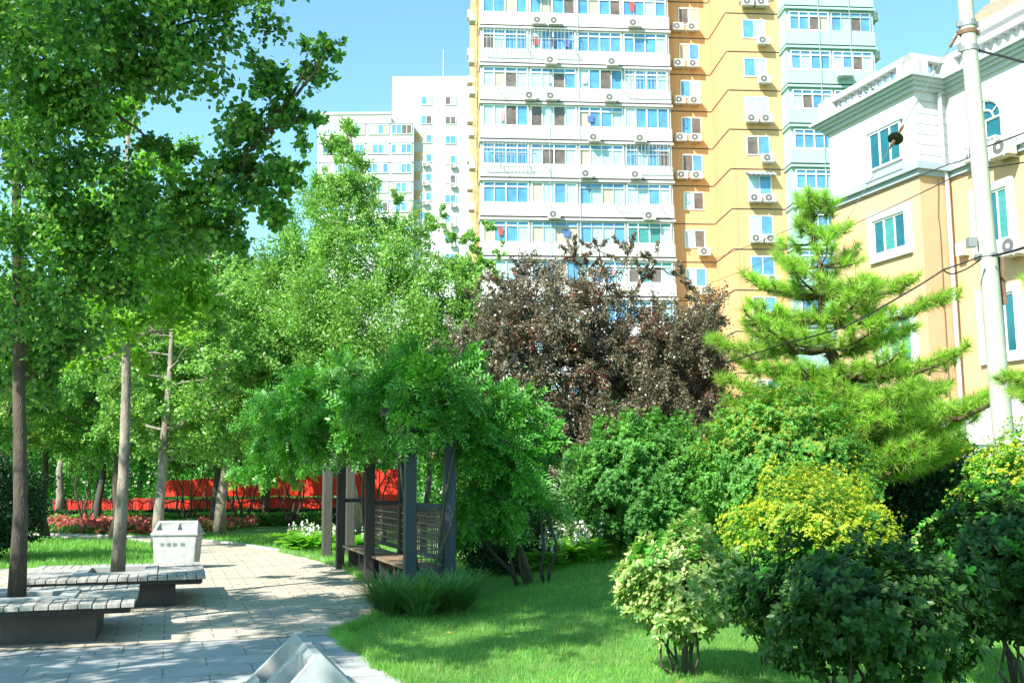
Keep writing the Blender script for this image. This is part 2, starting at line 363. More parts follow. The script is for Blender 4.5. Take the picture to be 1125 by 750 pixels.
def edge_grass(poly, n, key, label, size=.085, side=.05):
    P = [np.array(q, float) for q in poly]; Ls = np.array([np.linalg.norm(b-a) for a, b in zip(P[:-1], P[1:])]); k = rng.choice(len(Ls), n, p=Ls/Ls.sum()); t = rng.uniform(0, 1, n)
    a = np.array(P)[k]; b = np.array(P)[k+1]; q = a+(b-a)*t[:, None]; s_ = np.cumsum(np.r_[0, Ls])[k]+Ls[k]*t
    nn = norm(np.stack([(b-a)[:, 1], -(b-a)[:, 0]], 1)); off = side*(np.sin(s_*5)+np.sin(s_*13+1)*.6)*.5
    q = q+nn*(rng.normal(.02, .05, n)-off)[:, None]
    pos = np.stack([q[:, 0], q[:, 1], np.zeros(n)], 1); ax = norm(np.stack([rng.normal(0, .5, n), rng.normal(0, .5, n), np.ones(n)], 1))
    return tag(scatter('grass', [(x*1.1, y, z) for x, y, z in BLADE[0]], BLADE[1], pos, ax, rnd_dir(n), size*rng.uniform(.4, 1.3, n), L_[key]), label, 'grass', kind='stuff')
edge_grass([(.62, 4.4), (-.70, 8.36), tip, (-1.72,12.7), (-1.55,13.6), (-1.2, 14.4)], 16000, 'grass', 'longer ragged grass overhanging the edge of the paving beside the lawn')
edge_grass([(-2.4, 17.6), (-3.2,20.3), (-4.1,22.5), (-5.6,25.5)], 8000, 'grass', 'ragged grass along the right edge of the far path', .1)
def litter(name, n, x0, x1, y0, y1, label, size, key, onlawn):
    x = rng.uniform(x0, x1, n); y = rng.uniform(y0, y1, n); ins = inside(x, y, pav1) | inside(x, y, pav2); ok = (~ins if onlawn else ins) & fov(x, y); x, y = x[ok], y[ok]; n = len(x)
    pos = np.stack([x, y, gz(x, y)*onlawn+(.05 if onlawn else .012)+rng.uniform(0, .01, n)], 1); ax = norm(rnd_dir(n)*np.array([1, 1, .2])); nz = norm(rnd_dir(n)*.5+np.array([0, 0, 1.]))
    return tag(scatter(name, DIA[0], DIA[1], pos, ax, nz, size*rng.uniform(.5, 1.2, n), L_[key]), label, 'leaves', kind='stuff')
L_['dead'] = leafmat('fallen_leaf', [(.35,.24,.06),(.20,.11,.04),(.45,.38,.10),(.16,.2,.05)], .2, .6, .2)
litter('fallen_leaves', 330, -3, 5, 7, 17, 'small yellowed fallen leaves lying on the near lawn', .045, 'dead', True)
litter('fallen_leaves', 700, -9, 0, 6, 24, 'small yellowed fallen leaves lying on the paving', .04, 'dead', False)

# ------------------------------------------------------------------ vegetation builders
def limb_path(a, b, n=5, sag=.12, jit=.05):
    a = np.asarray(a, float); b = np.asarray(b, float); Ln = np.linalg.norm(b-a)
    pts = []
    for i in range(n+1):
        t = i/n; p = a + (b-a)*t; p = p + np.array([0, 0, -sag*Ln*sin(pi*t)]) + (rng.normal(0, jit*Ln*.5, 3) if 0 < i < n else 0)
        pts.append(p)
    return pts
def clump_leaves(clumps, n_per_m2, leaf, tw=14, flat=.8, spread=.09, inner=.25, droop=0., reach=1.1):
    """clumps: (centre, radius). Twigs radiate from each centre; leaves sit along them."""
    P = []; D = []; T = []
    for c, r in clumps:
        c = np.asarray(c); K = max(6, int(tw*(r/.8)**2))
        d = rnd_dir(K); d[:, 2] *= flat; 
        Ln = r*rng.uniform(.5, 1.08*reach, K)
        n = max(20, int(n_per_m2*4*pi*r*r)); k = rng.integers(0, K, n); t = rng.uniform(inner, 1, n)**.75
        pos = c + d[k]*(Ln[k]*t)[:, None] + rng.normal(0, spread*r, (n, 3))
        pos[:, 2] -= droop*r*t*t
        P.append(pos); D.append(norm(d[k]+rng.normal(0, .6, (n, 3))+np.array([0, 0, -.25])))
        for i in range(K): T.append((c, c+d[i]*Ln[i]*.95+np.array([0, 0, -droop*r*.8])))
    return np.concatenate(P), np.concatenate(D), T
def tree(name, label, cat, base, top, clumps, leafkey, leaf=.08, dens=150, tmpl=DIA, r0=.12, r1=.03, bark='bark', group=None,
         flat=.8, tw=14, twigs=.35, fork=.35, spread=.09, lift=.5, red=None, trunkpts=None, droop=0., twr=.008, sag=.1, nup=.5, limb=1., limbs=True, reach=1.1):
    base = np.asarray(base, float); top = np.asarray(top, float)
    e = empty(name, base, 0, label, cat, group)
    C = [(np.asarray(c)-base, r) for c, r in clumps]
    tp = [np.asarray(q)-base for q in (trunkpts or limb_path(base, top, 7, 0, .02))]
    m = MB(); nT = len(tp)
    rad = [r0*1.2]+[r0+(r1-r0)*(i/(nT-1)) for i in range(1, nT)]
    tp2 = [tp[0]-np.array([0, 0, .05])] + tp[1:]
    m.tube(tp2, rad, 9)
    H = np.array([q[2] for q in tp])
    ctr = [c for c, r in C]
    def tdist(c):
        i = int(np.clip(np.searchsorted(H, c[2]), 0, nT-1)); return np.linalg.norm(c[:2]-tp[i][:2])
    for c, r in (C if limbs else []):
        dt = tdist(c); cand = [(np.linalg.norm(c-q), j) for j, q in enumerate(ctr) if 1e-6 < np.linalg.norm(c-q) < dt*.75 and tdist(q) < dt-.25]
        if cand and dt > 1.3:
            q = ctr[min(cand)[1]]; m.tube(limb_path(q-np.array([0, 0, .1]), c, 4, .03, .08), np.linspace(.022*limb+.006, .007, 5), 5, cap=False); continue
        hd = np.linalg.norm(c[:2]-tp[-1][:2]*min(1, c[2]/max(.1, tp[-1][2])))
        z = max(H[-1]*fork, min(H[-1]*.97, c[2]-hd*lift))
        i = int(np.clip(np.searchsorted(H, z)-1, 0, nT-2)); t = (z-H[i])/(H[i+1]-H[i]+1e-6); s = tp[i]+(tp[i+1]-tp[i])*t
        rr = max(.010, (r0+(r1-r0)*(i+t)/(nT-1))*.45*limb)
        m.tube(limb_path(s, c, 5, sag, .06), np.linspace(rr, max(.008, rr*.35), 6), 5, cap=False)
    P, D, T = clump_leaves(C, dens, leaf, tw, flat, spread, droop=droop, reach=reach)
    if twigs:
        for a, b in T:
            if rng.random() < twigs: m.tube(limb_path(a, b, 2, -.05, .06), [twr*1.6, twr, twr*.4], 3, cap=False)
    m.build('trunk', M[bark], e, smooth=True)
    n = len(P); nz = rnd_dir(n)+np.array([-.25, -.3, nup])
    sz = leaf*rng.uniform(.65, 1.25, n)
    if red:
        key2, frac, fn = red; sel = (rng.random(n) < frac) & fn(P+base)
        scatter('crown', tmpl[0], tmpl[1], P, D, nz, sz, None, e, sel.astype(int), [L_[leafkey], L_[key2]])
    else: scatter('crown', tmpl[0], tmpl[1], P, D, nz, sz, L_[leafkey], e)
    return e
def crown_clumps(cx, cy, z0, z1, R, n, shape='oval', rr=(.5, .9)):
    out = []
    for i in range(n):
        t = (i+rng.uniform(0, 1))/n; az = i*2.4+rng.normal(0, .4)
        if shape == 'cone': k = (1-t)**.75*(1 if t > .12 else .75)
        else: k = math.sqrt(max(.05, 1-(2*t-1)**2*.9))
        rad = R*k*rng.uniform(.45, .95)
        r = rng.uniform(*rr)*(1 if shape == 'oval' else (1.05-.6*t))
        out.append((np.array([cx+rad*cos(az), cy+rad*sin(az), z0+(z1-z0)*t]), r))
    return out
def px_clumps(lst): return [(at(x, y, d), r) for x, y, d, r in lst]

# ------------------------------------------------------------------ tower block
def wall_frame(ox, oy, yaw):
    """local x runs along the facade, local y into the building"""
    return (ox, oy, 0), yaw
def add_window(parent, x0, x1, z0, z1, y, n=4, transom=.35, frame='upvc', glasses=('glass_sky_blue','glasspale','glassbrown','glasswarm'), wts=(5,4,2,2), fw=.06, depth=.07, axis=0, sgn=-1, transom_glass=None, cast=None):
    """window standing proud of plane y towards -y (axis 0) or of plane x (axis 1)"""
    fr = MB(); gl = MB()
    def bx(mb, a0, a1, d0, d1, c0, c1):
        if axis == 0: mb.box(a0, a1, min(d0, d1), max(d0, d1), c0, c1)
        else: mb.box(min(d0, d1), max(d0, d1), a0, a1, c0, c1)
    s = sgn; yo = y+s*depth; yi = y
    bx(fr, x0, x1, yi, yo, z0, z0+fw); bx(fr, x0, x1, yi, yo, z1-fw, z1)
    zt = z1-transom if transom else z1
    xs = [x0+(x1-x0)*i/n for i in range(n+1)]
    for i, x in enumerate(xs):
        ww = fw*(.9 if i % 2 == 0 else .6)
        a = min(max(x-ww/2, x0), x1-ww); bx(fr, a, a+ww, yi, yo+s*.002, z0+fw+.001, z1-fw-.001)
    if transom: bx(fr, x0+fw, x1-fw, yi, yo-s*.004, zt-fw/2, zt+fw/2)
    yg = y+s*depth*.35
    def pane(a0, a1, c0, c1, k):
        gl.mi = k; w_ = rng.uniform(-.004, .004)
        if axis == 0: q = [(a0, yg, c0), (a1, yg+w_, c0), (a1, yg+w_, c1), (a0, yg, c1)]
        else: q = [(yg, a0, c0), (yg+w_, a1, c0), (yg+w_, a1, c1), (yg, a0, c1)]
        gl.poly(q)
    pr = np.array(wts, float); pr /= pr.sum()
    for i in range(n):
        k = int(rng.choice(len(glasses), p=pr)); pane(xs[i]+.01, xs[i+1]-.01, z0+.02, (zt if transom else z1)-.02, k)
        if transom and i % 2 == 0: pane(xs[i]+.01, xs[min(i+2, n)]-.01, zt+.01, z1-.02, 0)
    o = fr.build('window', M[frame], parent); gl.build('pane', [M[g] for g in glasses], o)
    return o
def add_ac(parent, x, y, z, axis=0, sgn=-1, wd=.85, h=.58, dp=.42, away=.2):
    m = MB()
    def P(a, d, c): return (a, y+sgn*d, c) if axis == 0 else (y+sgn*d, a, c)
    def bx(a0, a1, d0, d1, c0, c1):
        p, q = P(a0, d0, c0), P(a1, d1, c1)
        m.box(min(p[0], q[0]), max(p[0], q[0]), min(p[1], q[1]), max(p[1], q[1]), c0, c1)
    bx(x, x+wd, away, away+dp, z, z+h)
    for xx in (x+.1, x+wd-.14): bx(xx, xx+.04, 0, away+dp+.02, z-.05, z-.003); 
    o = m.build('air_conditioner', M['ac'], parent, bevel=.015)
    g = MB(); n = 14; cx = x+wd*.38; cz = z+h/2; r = h*.4
    g.poly([P(cx+r*cos(2*pi*k/n), away+dp+.004, cz+r*sin(2*pi*k/n)) for k in range(n)][::(1)])
    g.build('fan_grille', M['grille'], o)
    h_ = MB(); h_.poly([P(cx+r*.35*cos(2*pi*k/n), away+dp+.008, cz+r*.35*sin(2*pi*k/n)) for k in range(n)]); h_.build('fan_hub', M['ac'], o)
    return o
TY = radians(4.6)
tow = empty('tower_block', (-2.19, 72, 0), TY, 'tall orange and white apartment tower with glazed balcony bands and wall air conditioners', 'apartment tower')
FH = 2.84; tow.scale = (1.016, 1, 1); Z0 = 17.4; K0, K1 = -6, 9
zt = Z0+K1*FH; zb = 0
m = MB(); m.box(0.0, 27.0-.4, 3.2, 18, zb, zt+1)                                   # body behind everything
m.box(-.05, 16.96, 1.3, 3.3, zb, zt+1); m.box(16.96, 26.6, -3.1, 3.3, zb, zt+1.004)
m.box(-.05, .0, 1.2, 13, zb, zt)
m.build('orange_wall', M['orange_wall'], tow)
for k in range(K0, K1):
    z = Z0+k*FH; m = MB()
    for (a, b, y0, y1) in ((13.72, 16.9, 1.27, 1.31), (16.93, 17.0, -3.1, 1.28), (17.0, 20.7, -3.13, -3.05)):
        m.box(a, b, y0, y1, z-.06, z)
    m.build('floor_joint', M['dark'], tow)
for k in range(K0, K1):
    z = Z0+k*FH; wh = MB(); mi_ = MB(); jt = MB(); jm = MB()
    wh.box(0, 13.7, 0, 1.3, z+.06, z+.96)                    # spandrel
    wh.box(.03, 13.67, .14, 1.3, z+.96, z+FH-.25)             # recessed plane behind windows
    wh.box(-.06, 13.76, -.12, 1.3, z-.25, z-.1)               # slab edge
    jt.box(.0, 13.7, .05, 1.3, z-.1, z+.06)
    mi_.box(20.7, 27, -4.5, -3.1, z+.06, z+1.02)
    mi_.box(20.74, 26.96, -4.36, -3.1, z+1.02, z+FH-.25)
    mi_.box(20.64, 27.06, -4.62, -3.05, z-.25, z-.1)
    jm.box(20.72, 26.98, -4.44, -3.1, z-.1, z+.06)
    wh.build('balcony_wall', M['white_wall'], tow); mi_.build('balcony_wall', M['mint_wall'], tow); jt.build('balcony_joint', M['dark'], tow); jm.build('balcony_joint', M['dark'], tow)
bays = [(.2, 3.42), (3.58, 6.86), (7.0, 10.2), (10.32, 13.5)]
for k in range(-4, 8):
    z = Z0+k*FH
    for j, (a, b) in enumerate(bays):
        style = rng.random(); gl = ('glass_sky_blue','glasspale','glassbrown','glasswarm'); wt = (5, 4, 1.5, 1.5)
        fr = 'upvc'
        if style > .86: fr = 'aluminium'
        if k == 3 and j == 1: gl = ('glassdeep','glassbrown','glass_sky_blue','glasspale'); wt = (4, 5, 1, 1)
        if k in (0, -1) and j == 3: gl = ('glassteal2','glasspale','glassbrown','glass_sky_blue')
        add_window(tow, a, b, z+.96, z+2.55, .14, 4, .38 if rng.random() < .75 else 0, fr, gl, wt, .085, .12)
    for j, (a, b) in enumerate(((21.0, 23.8), (23.95, 26.75))):
        add_window(tow, a, b, z+1.04, z+2.46, -4.36, 4, .36, 'upvc' if not (k == 5 and j == 1) else 'aluminium', wts=(6, 3, 1, 1), fw=.08, depth=.12)
    add_window(tow, 14.7, 16.2, z+1.0, z+2.35, 1.3, 2, 0, 'upvc', ('glass_sky_blue','glasspale','glassbrown','glasswarm'), (3, 3, 4, 3), .07, .05)
    add_window(tow, 18.1, 19.75, z+.95, z+2.35, -3.1, 2, 0, 'upvc', ('glass_sky_blue','glasspale','glassbrown','glasswarm'), (5, 3, 2, 1), .07, .05)
    # units under the windows
    if k > -3:
        if k not in (1,): add_ac(tow, 15.2 if k > 0 else 15.6, 1.3, z+.36)
        if k > 1: add_ac(tow, 14.1, 1.3, z+.36)
        add_ac(tow, 19.0, -3.1, z+.33)
        if k in (0, 1, 3, 6, 7): add_ac(tow, 18.0, -3.1, z+.33)
for k, xs_ in {6: (3.7, 4.9, 10.6), 5: (4.6, 9.0), 4: (3.1, 4.6, 8.8), 3: (7.6, 10.9), 2: (7.0, 10.5), 1: (4.7, 11.4), 7: (3.6,), 0: (6.1,)}.items():
    for x in xs_: add_ac(tow, x, 0, Z0+k*FH+.12 - (.35 if (k % 2) else .2))
for k in range(0, 9): add_ac(tow, 6.0, -.05, Z0+k*FH+.2+.3*(k % 3), axis=1, sgn=-1); add_ac(tow, 2.2 + (k % 2), -.05, Z0+k*FH+1.3, axis=1, sgn=-1)
for k in (4, 5, 6): add_ac(tow, -3.9, 27.0, Z0+k*FH-.6, axis=1, sgn=1)
# bar cage, striped awning, drying racks, drain pipes
m = MB(); zc = Z0+6*FH
for i in range(15): m.box(17.95+i*.145, 17.97+i*.145, -3.6, -3.58, zc+.7, zc+2.5)
for zz in (.7, 1.6, 2.5): m.box(17.93, 20.0, -3.62, -3.1, zc+zz-.02, zc+zz+.02)
m.build('window_cage', M['aluminium'], tow)
m = MB(); m2 = MB(); zc = Z0+1*FH+2.42
for i in range(12):
    a = 17.95+i*.165; (m if i % 2 else m2).hexa([(a,-3.75,zc-.18),(a+.165,-3.75,zc-.18),(a+.165,-3.12,zc+.18),(a,-3.12,zc+.18),(a,-3.75,zc-.15),(a+.165,-3.75,zc-.15),(a+.165,-3.12,zc+.21),(a,-3.12,zc+.21)])
aw = m.build('awning', M['white_wall'], tow); m2.build('awning_stripe', M['glass_sky_blue'], aw)
for (x, k) in ((1.2, 4), (1.0, 2.2), (21.5, 6.95), (9.6, .95)):
    m = MB(); z = Z0+k*FH+.9
    for q in range(4): m.box(x, x+3.2, -.3-q*.25, -.28-q*.25, z, z+.02)
    for q in (0, 3.16): m.box(x+q, x+q+.03, -1.1, 0, z-.02, z+.03)
    o = m.build('drying_rack', M['steel'], tow)
    if x > 20: o.location = (0, -4.5, 0)
for x, y in ((4.9, -.1), (7.0, -.1), (25.2, -4.62), (23.0, -4.62)):
    MB().tube([(x, y, 0), (x, y, zt)], .022, 6).build('drain_pipe', M['greytrim'], tow)
m = MB(); m.box(24.0, 25.0, -5.3, -4.7, Z0+4*FH+.35, Z0+4*FH+.95); m.box(24.1, 24.14, -5.3, -4.5, Z0+4*FH+.28, Z0+4*FH+.35)
m.build('air_conditioner', M['aluminium'], tow, bevel=.05)

for (j, k) in ((1, 5), (0, 2), (3, 2), (3, 4), (0, 5)):
    a, b = bays[j]; z = Z0+k*FH+.9; m = MB()
    for i in range(13): xx = a+(b-a)*i/12; m.box(xx-.012, xx+.012, -.45, -.43, z, z+1.6)
    for q in (0, .8, 1.6): m.box(a-.02, b+.02, -.46, -.42, z+q-.02, z+q+.02)
    for xx in (a, b): m.box(xx-.02, xx+.02, -.42, .0, z-.02, z+.02); m.box(xx-.02, xx+.02, -.42, .02, z+1.58, z+1.62)
    m.build('window_cage', M['aluminium'], tow)
cl_cols = [mat('laundry_%s' % n, c, .9, .2, 6) for n, c in (('red', (.45,.08,.07)), ('blue', (.08,.14,.35)), ('white', (.6,.6,.6)), ('dark', (.06,.06,.08)), ('pink', (.55,.3,.32)))]
for i in range(16):
    j = int(rng.integers(0, 4)); k = int(rng.integers(-1, 8)); a, b = bays[j]; x = rng.uniform(a+.2, b-.8); z = Z0+k*FH+rng.uniform(1.25, 1.5)
    m = MB(); w_ = rng.uniform(.25, .45); h_ = rng.uniform(.5, .8)
    m.hexa([(x, -.03, z), (x+w_*.9, -.03, z+.03), (x+w_*.9, .0, z+.03), (x, .0, z), (x-.04, -.03, z+h_), (x+w_, -.03, z+h_), (x+w_, .0, z+h_), (x-.04, .0, z+h_)])
    m.build('laundry', cl_cols[i % 5], tow)

# ------------------------------------------------------------------ far white block
fb = empty('apartment_block', (0, 0, 0), 0, 'distant white stepped apartment block left of the orange tower', 'apartment block')
def X_(px, d): return (px-562.5)/F*d
D2 = 150
zA = at(470, 84, D2)[2]; zB = at(380, 130, D2)[2]
m = MB(); m.box(X_(427, D2), X_(560, D2), D2, D2+14, 0, zA); m.box(X_(345, D2), X_(427, D2)+.01, D2-1.5, D2+12, 0, zB)
m.box(X_(427, D2)+.01, X_(453, D2), D2-1.5, D2+.0, 0, at(440, 140, D2)[2])
m.build('wall', M['white_wall'], fb)
for i in range(6): 
    m = MB(); zz = at(460, 140+21*i, D2)[2]; m.box(X_(453.2, D2), X_(466, D2), D2-.05, D2+.1, zz-2.2, zz-.9); m.build('spandrel_panel', M['orange_wall'], fb)
for i in range(9):
    for px in (460, 487):
        if px == 460: z1 = at(px, 106.5+21*i, D2)[2]; x0 = X_(460, D2)
        else: z1 = at(px, 106.5+21.5*i, D2)[2]; x0 = X_(487.5, D2)
        add_window(fb, x0, x0+1.65, z1-1.3, z1, D2-.06, 2, 0, 'upvc', wts=(5, 3, 2, 1), fw=.08)
        if i > 2: add_ac(fb, x0+.3+(.5 if px > 470 else 0), D2, z1-2.0)
for i in range(7):
    z1 = at(440, 141+21*i, D2)[2]
    for (a, b) in ((350, 374), (376, 398), (401, 425), (428, 451)):
        add_window(fb, X_(a, D2), X_(b, D2), z1-1.5, z1, D2-1.56, 4, 0, 'upvc', wts=(4, 4, 1, 2), fw=.1, depth=.1)
m = MB()
for i in range(7):
    z1 = at(440, 141+21*i, D2)[2]; m.box(X_(345, D2)+.1, X_(453, D2)-.05, D2-1.65, D2-1.5, z1+.15, z1+.25)
m.build('floor_joint', M['greytrim'], fb)
m = MB(); ax_ = X_(484, D2); m.tube([(ax_, D2+3, zA), (ax_, D2+3, zA+5.5)], .07, 5)
for q in (1.5, 3, 4.2): m.tube([(ax_-.9, D2+3, zA+q), (ax_+.9, D2+3, zA+q+.1)], .035, 4)
m.build('antenna', M['steel'], fb)
bb = MB(); bb.box(X_(345, D2)-.15, X_(427, D2)+.0, D2-1.65, D2-1.45, zB-.02, zB+.35); bb.build('parapet', M['trim'], fb)

# ------------------------------------------------------------------ cream building on the right (local: x = along main facade b, y = back along a)
cb = empty('cream_building', (*at(1016, 300, 34)[:2], 0), radians(19.5), 'cream building with white top storey, balustraded parapet and teal windows', 'building')
def Zc(py, px=1016, d=34): return float(at(px, py, d)[2])
zpt, zpb, zcor, zcb = Zc(64), Zc(70), Zc(84), Zc(101)
zband1, zband0 = Zc(178), Zc(192)
zbase = Zc(440)
Lf, Rt = 4.75, 1.3
def foot(mb, e, z0, z1):           # footprint: wing, return, main block running forward to the right
    mb.box(-e, 30, -e, Lf+e, z0, z1)
    mb.box(Rt-e, 30.004, -14, -e+.001, z0, z1-.003)
m = MB(); foot(m, 0, zbase, zband0); m.build('cream_wall', M['cream_wall'], cb)
m = MB(); foot(m, .1, 0, zbase); m.build('ground_storey_wall', M['white_wall'], cb)
m = MB(); foot(m, -.02, zband0, zcb+.3); m.build('upper_wall', M['white_wall'], cb)
m = MB()
for e, a, b in ((.12, zband0-.02, zband0+.16), (.24, zband0+.163, zband0+.3), (.16, zband0+.303, zband1)): foot(m, e, a, b)
m.build('storey_band', M['greytrim'], cb)  # shading of the band is put into its blue-grey colour
m = MB(); zc0 = zcb+.04
for e, a, b in ((.12, 0, .14), (.24, .144, .25), (.36, .254, .36), (.48, .364, .48)): foot(m, e, zc0+a, zc0+b)
m.build('cornice', M['corn'], cb)
ztop = zc0+.48
m = MB()
def rail(x0, y0, x1, y1, z0, z1, wd=.22):
    m.box(min(x0, x1)-wd/2, max(x0, x1)+wd/2, min(y0, y1)-wd/2, max(y0, y1)+wd/2, z0, z1)
o_in = .0
segs = [((0, Lf), (0, 0)), ((0, 0), (Rt, 0)), ((Rt, 0), (Rt, -14))]
hpar = .68
m = MB()
rail(0, 0.001, 0, Lf, ztop+hpar-.12, ztop+hpar+.08, .42); rail(0, 0, Rt, 0, ztop+hpar-.123, ztop+hpar+.077, .42); rail(Rt, -14, Rt, -.001, ztop+hpar-.126, ztop+hpar+.074, .42)
rail(0, 0, 0, Lf, ztop, ztop+.12, .34); rail(0, 0, Rt, 0, ztop, ztop+.117, .34); rail(Rt, -14, Rt, 0, ztop, ztop+.114, .34)
pb = m.build('parapet', M['trim'], cb)
for (x, y) in ((0, .35), (0, 0), (0, Lf), (0, Lf-.4), (Rt, 0), (Rt, -.5), (Rt, -5.2), (Rt, -5.6), (.25, 0)):
    m = MB(); m.box(x-.2, x+.2, y-.22, y+.22, ztop+.12, ztop+hpar-.13); m.build('parapet_pier', M['trim'], cb)
def baluster(x, y):
    b = MB(); zz = ztop+.12; hh = hpar-.25
    b.tube([(x, y, zz), (x, y, zz+.05), (x, y, zz+.12), (x, y, zz+.24), (x, y, zz+hh)], [.1, .06, .11, .05, .09], 8)
    return b.build('baluster', M['trim'], cb, smooth=True)
for i in range(11): baluster(0, .75+i*.36)
for i in range(2): baluster(.58+i*.26, 0)
for i in range(12): baluster(Rt, -.9-i*.36)
# windows on the left wing (plane x = 0, facing -x)
def teal_window(xp, y0, y1, z0, z1, proud=.12, surround=True, hood=False):
    if surround:
        m = MB(); s = .26
        m.box(xp-proud, xp, y0-s, y1+s, z0-s, z0); m.box(xp-proud, xp, y0-s, y1+s, z1, z1+s)
        m.box(xp-proud+.003, xp, y0-s, y0, z0, z1); m.box(xp-proud+.003, xp, y1, y1+s, z0, z1)
        m.build('window_surround', M['white_wall'], cb)
    if hood:
        m = MB(); m.box(xp-.22, xp, y0-.15, y1+.15, z0-.42, z0-.2); m.build('window_sill', M['greytrim'], cb); m = MB(); m.box(xp-.1, xp, y0-.1, y1+.1, z1, z1+.1); m.build('lintel', M['greytrim'], cb)
    r = MB(); r.box(xp-.015, xp-.01, y0, y1, z0, z1); 
    add_window(cb, y0, y1, z0, z1, xp-.012, 3, 0, 'upvc', ('glassteal','glassteal2','glassteal','glasspale'), (4, 3, 3, .6), .07, .05, axis=1, sgn=-1)
W0, W1 = .72, 2.35
teal_window(-.0, W0, W1, Zc(184, 980, 35.7), Zc(143, 980, 35.7), 0, False, True)
teal_window(0, W0, W1, Zc(278, 980, 35.7), Zc(240, 980, 35.7))
teal_window(0, W0, W1, Zc(400, 985, 35.7), Zc(350, 985, 35.7))
yA, yB = -2.45, -1.15
for a, b in ((266, 208), (388, 322)):
    teal_window(Rt, yA, yB, Zc(a, 1105, 32.5), Zc(b, 1105, 32.5))
for a, b in ((266, 208), (388, 322)):
    teal_window(Rt, yA-4.2, yB-4.2, Zc(a, 1105, 32.5), Zc(b, 1105, 32.5))
# arched window
def arch(yc, r, z0, zs):
    def ring(rr, n=16): return [(yc+rr*cos(pi*k/n), zs+rr*sin(pi*k/n)) for k in range(n+1)]
    g = MB(); pts = [(yc+r, z0)]+ring(r)+[(yc-r, z0)]; g.poly([(Rt-.02, a, b) for a, b in pts])
    f = MB()
    def bar(a, b, t=.05):
        f.tube([(Rt-.05, a[0], a[1]), (Rt-.05, b[0], b[1])], t, 4)
    for R1 in (r, r*.52):
        q = ring(R1, 14)
        for i in range(len(q)-1): bar(q[i], q[i+1], .05 if R1 == r else .035)
    for an in (35, 90, 145) : bar((yc+r*.52*cos(radians(an)), zs+r*.52*sin(radians(an))), (yc+r*cos(radians(an)), zs+r*sin(radians(an))), .03)
    bar((yc-r, zs), (yc+r, zs), .04); bar((yc, z0), (yc, zs), .035); bar((yc-r, z0), (yc-r, zs)); bar((yc+r, z0), (yc+r, zs)); bar((yc-r, z0), (yc+r, z0))
    s = MB(); q0, q1 = ring(r), ring(r+.22)
    for i in range(len(q0)-1):
        s.hexa([(Rt-.12, *q0[i]), (Rt, *q0[i]), (Rt, *q0[i+1]), (Rt-.12, *q0[i+1]), (Rt-.12, *q1[i]), (Rt, *q1[i]), (Rt, *q1[i+1]), (Rt-.12, *q1[i+1])])
    s.box(Rt-.12, Rt, yc-r-.22, yc-r, z0, zs); s.box(Rt-.12, Rt, yc+r, yc+r+.22, z0, zs)
    s.build('window_surround', M['white_wall'], cb)
    o = f.build('window', M['upvc'], cb); g.build('pane', M['glassteal'], o)
    b2 = MB()
    for i in range(9): b2.box(Rt-.4, Rt-.38, yc-r+i*r/4.2, yc-r+i*r/4.2+.02, z0-.3, z0+.15)
    b2.box(Rt-.42, Rt-.02, yc-r-.05, yc+r+.05, z0+.15, z0+.18); b2.box(Rt-.42, Rt-.02, yc-r-.05, yc+r+.05, z0-.32, z0-.29)
    b2.build('window_guard', M['upvc'], cb)
zs_ = Zc(128, 1098, 32.3); arch(-1.75, .68, Zc(158, 1098, 32.3), zs_)
arch(-6.0, .68, Zc(158, 1098, 32.3), zs_)
add_ac(cb, -3.1, Rt, Zc(170, 1115, 31.5), axis=1); add_ac(cb, -3.2, Rt, Zc(280, 1115, 31.5), axis=1)
m = MB(); m.tube([(Rt-.25, -.12, 0), (Rt-.25, -.12, zband0-.1), (Rt-.35, -.12, zband0+.2), (Rt-.35, -.12, zcb)], .07, 8); m.build('downpipe', M['trim'], cb)
m = MB(); m.box(Rt-.3, Rt, -.65, -.35, Zc(282), Zc(268)); m.build('meter_box', M['ac'], cb)
m = MB(); m.tube([(-.02+.7, -.03, 3), (.72, -.03, Zc(250)), (.66, -.04, Zc(235)), (.78, -.03, Zc(195))], .012, 4); m.build('wall_cable', M['rubber'], cb)
# wall tiling joints of the white storey
m = MB()
for i in range(9): z = zband1+.35+i*.36; m.box(-.024, Rt, -.026, -.02, z, z+.02) if z < zcb-.1 else None
m.build('cladding_joint', M['greytrim'], cb)
# taller part behind the parapet
m = MB(); m.box(Rt+3.6, 14, -16, 1.3, ztop-.5, ztop+4.6); m.build('upper_block', M['white_wall'], cb)
zq = ztop+2.55
m = MB(); m.box(Rt+2.6, 15, -17, 2.2, zq, zq+.35); m.build('eave', M['trim'], cb)
m = MB()
for i in range(7): m.box(Rt+2.65+i*.12, 15, -17+i*.01, 2.15-i*.12, zq+.36+i*.14, zq+.47+i*.14)
m.build('roof', M['roof'], cb)
m = MB(); m.box(Rt+3.5, Rt+3.6, -1.6, -.5, ztop+1.2, ztop+2.2); m.build('window', M['aluminium'], cb)
# low white wall and green net beyond the pine
lw = empty('boundary_wall', (*at(1070, 450, 27)[:2], 0), radians(10), 'low white tiled boundary wall behind the pine near the concrete pole', 'wall')
m = MB(); m.box(-.8, 9, 0, .25, 0, 2.5); m.build('wall', M['white_wall'], lw); m = MB(); m.box(-.85, 9.05, -.05, .3, 2.5, 2.62); m.build('coping', M['trim'], lw)
m = MB()
for i in range(8): m.box(-.4+i*1.2, -.38+i*1.2, -.006, 0, 0, 2.5)
for z in (1, 2): m.box(-.8, 9, -.004, 0, z, z+.02)
m.build('tile_joint', M['greytrim'], lw)

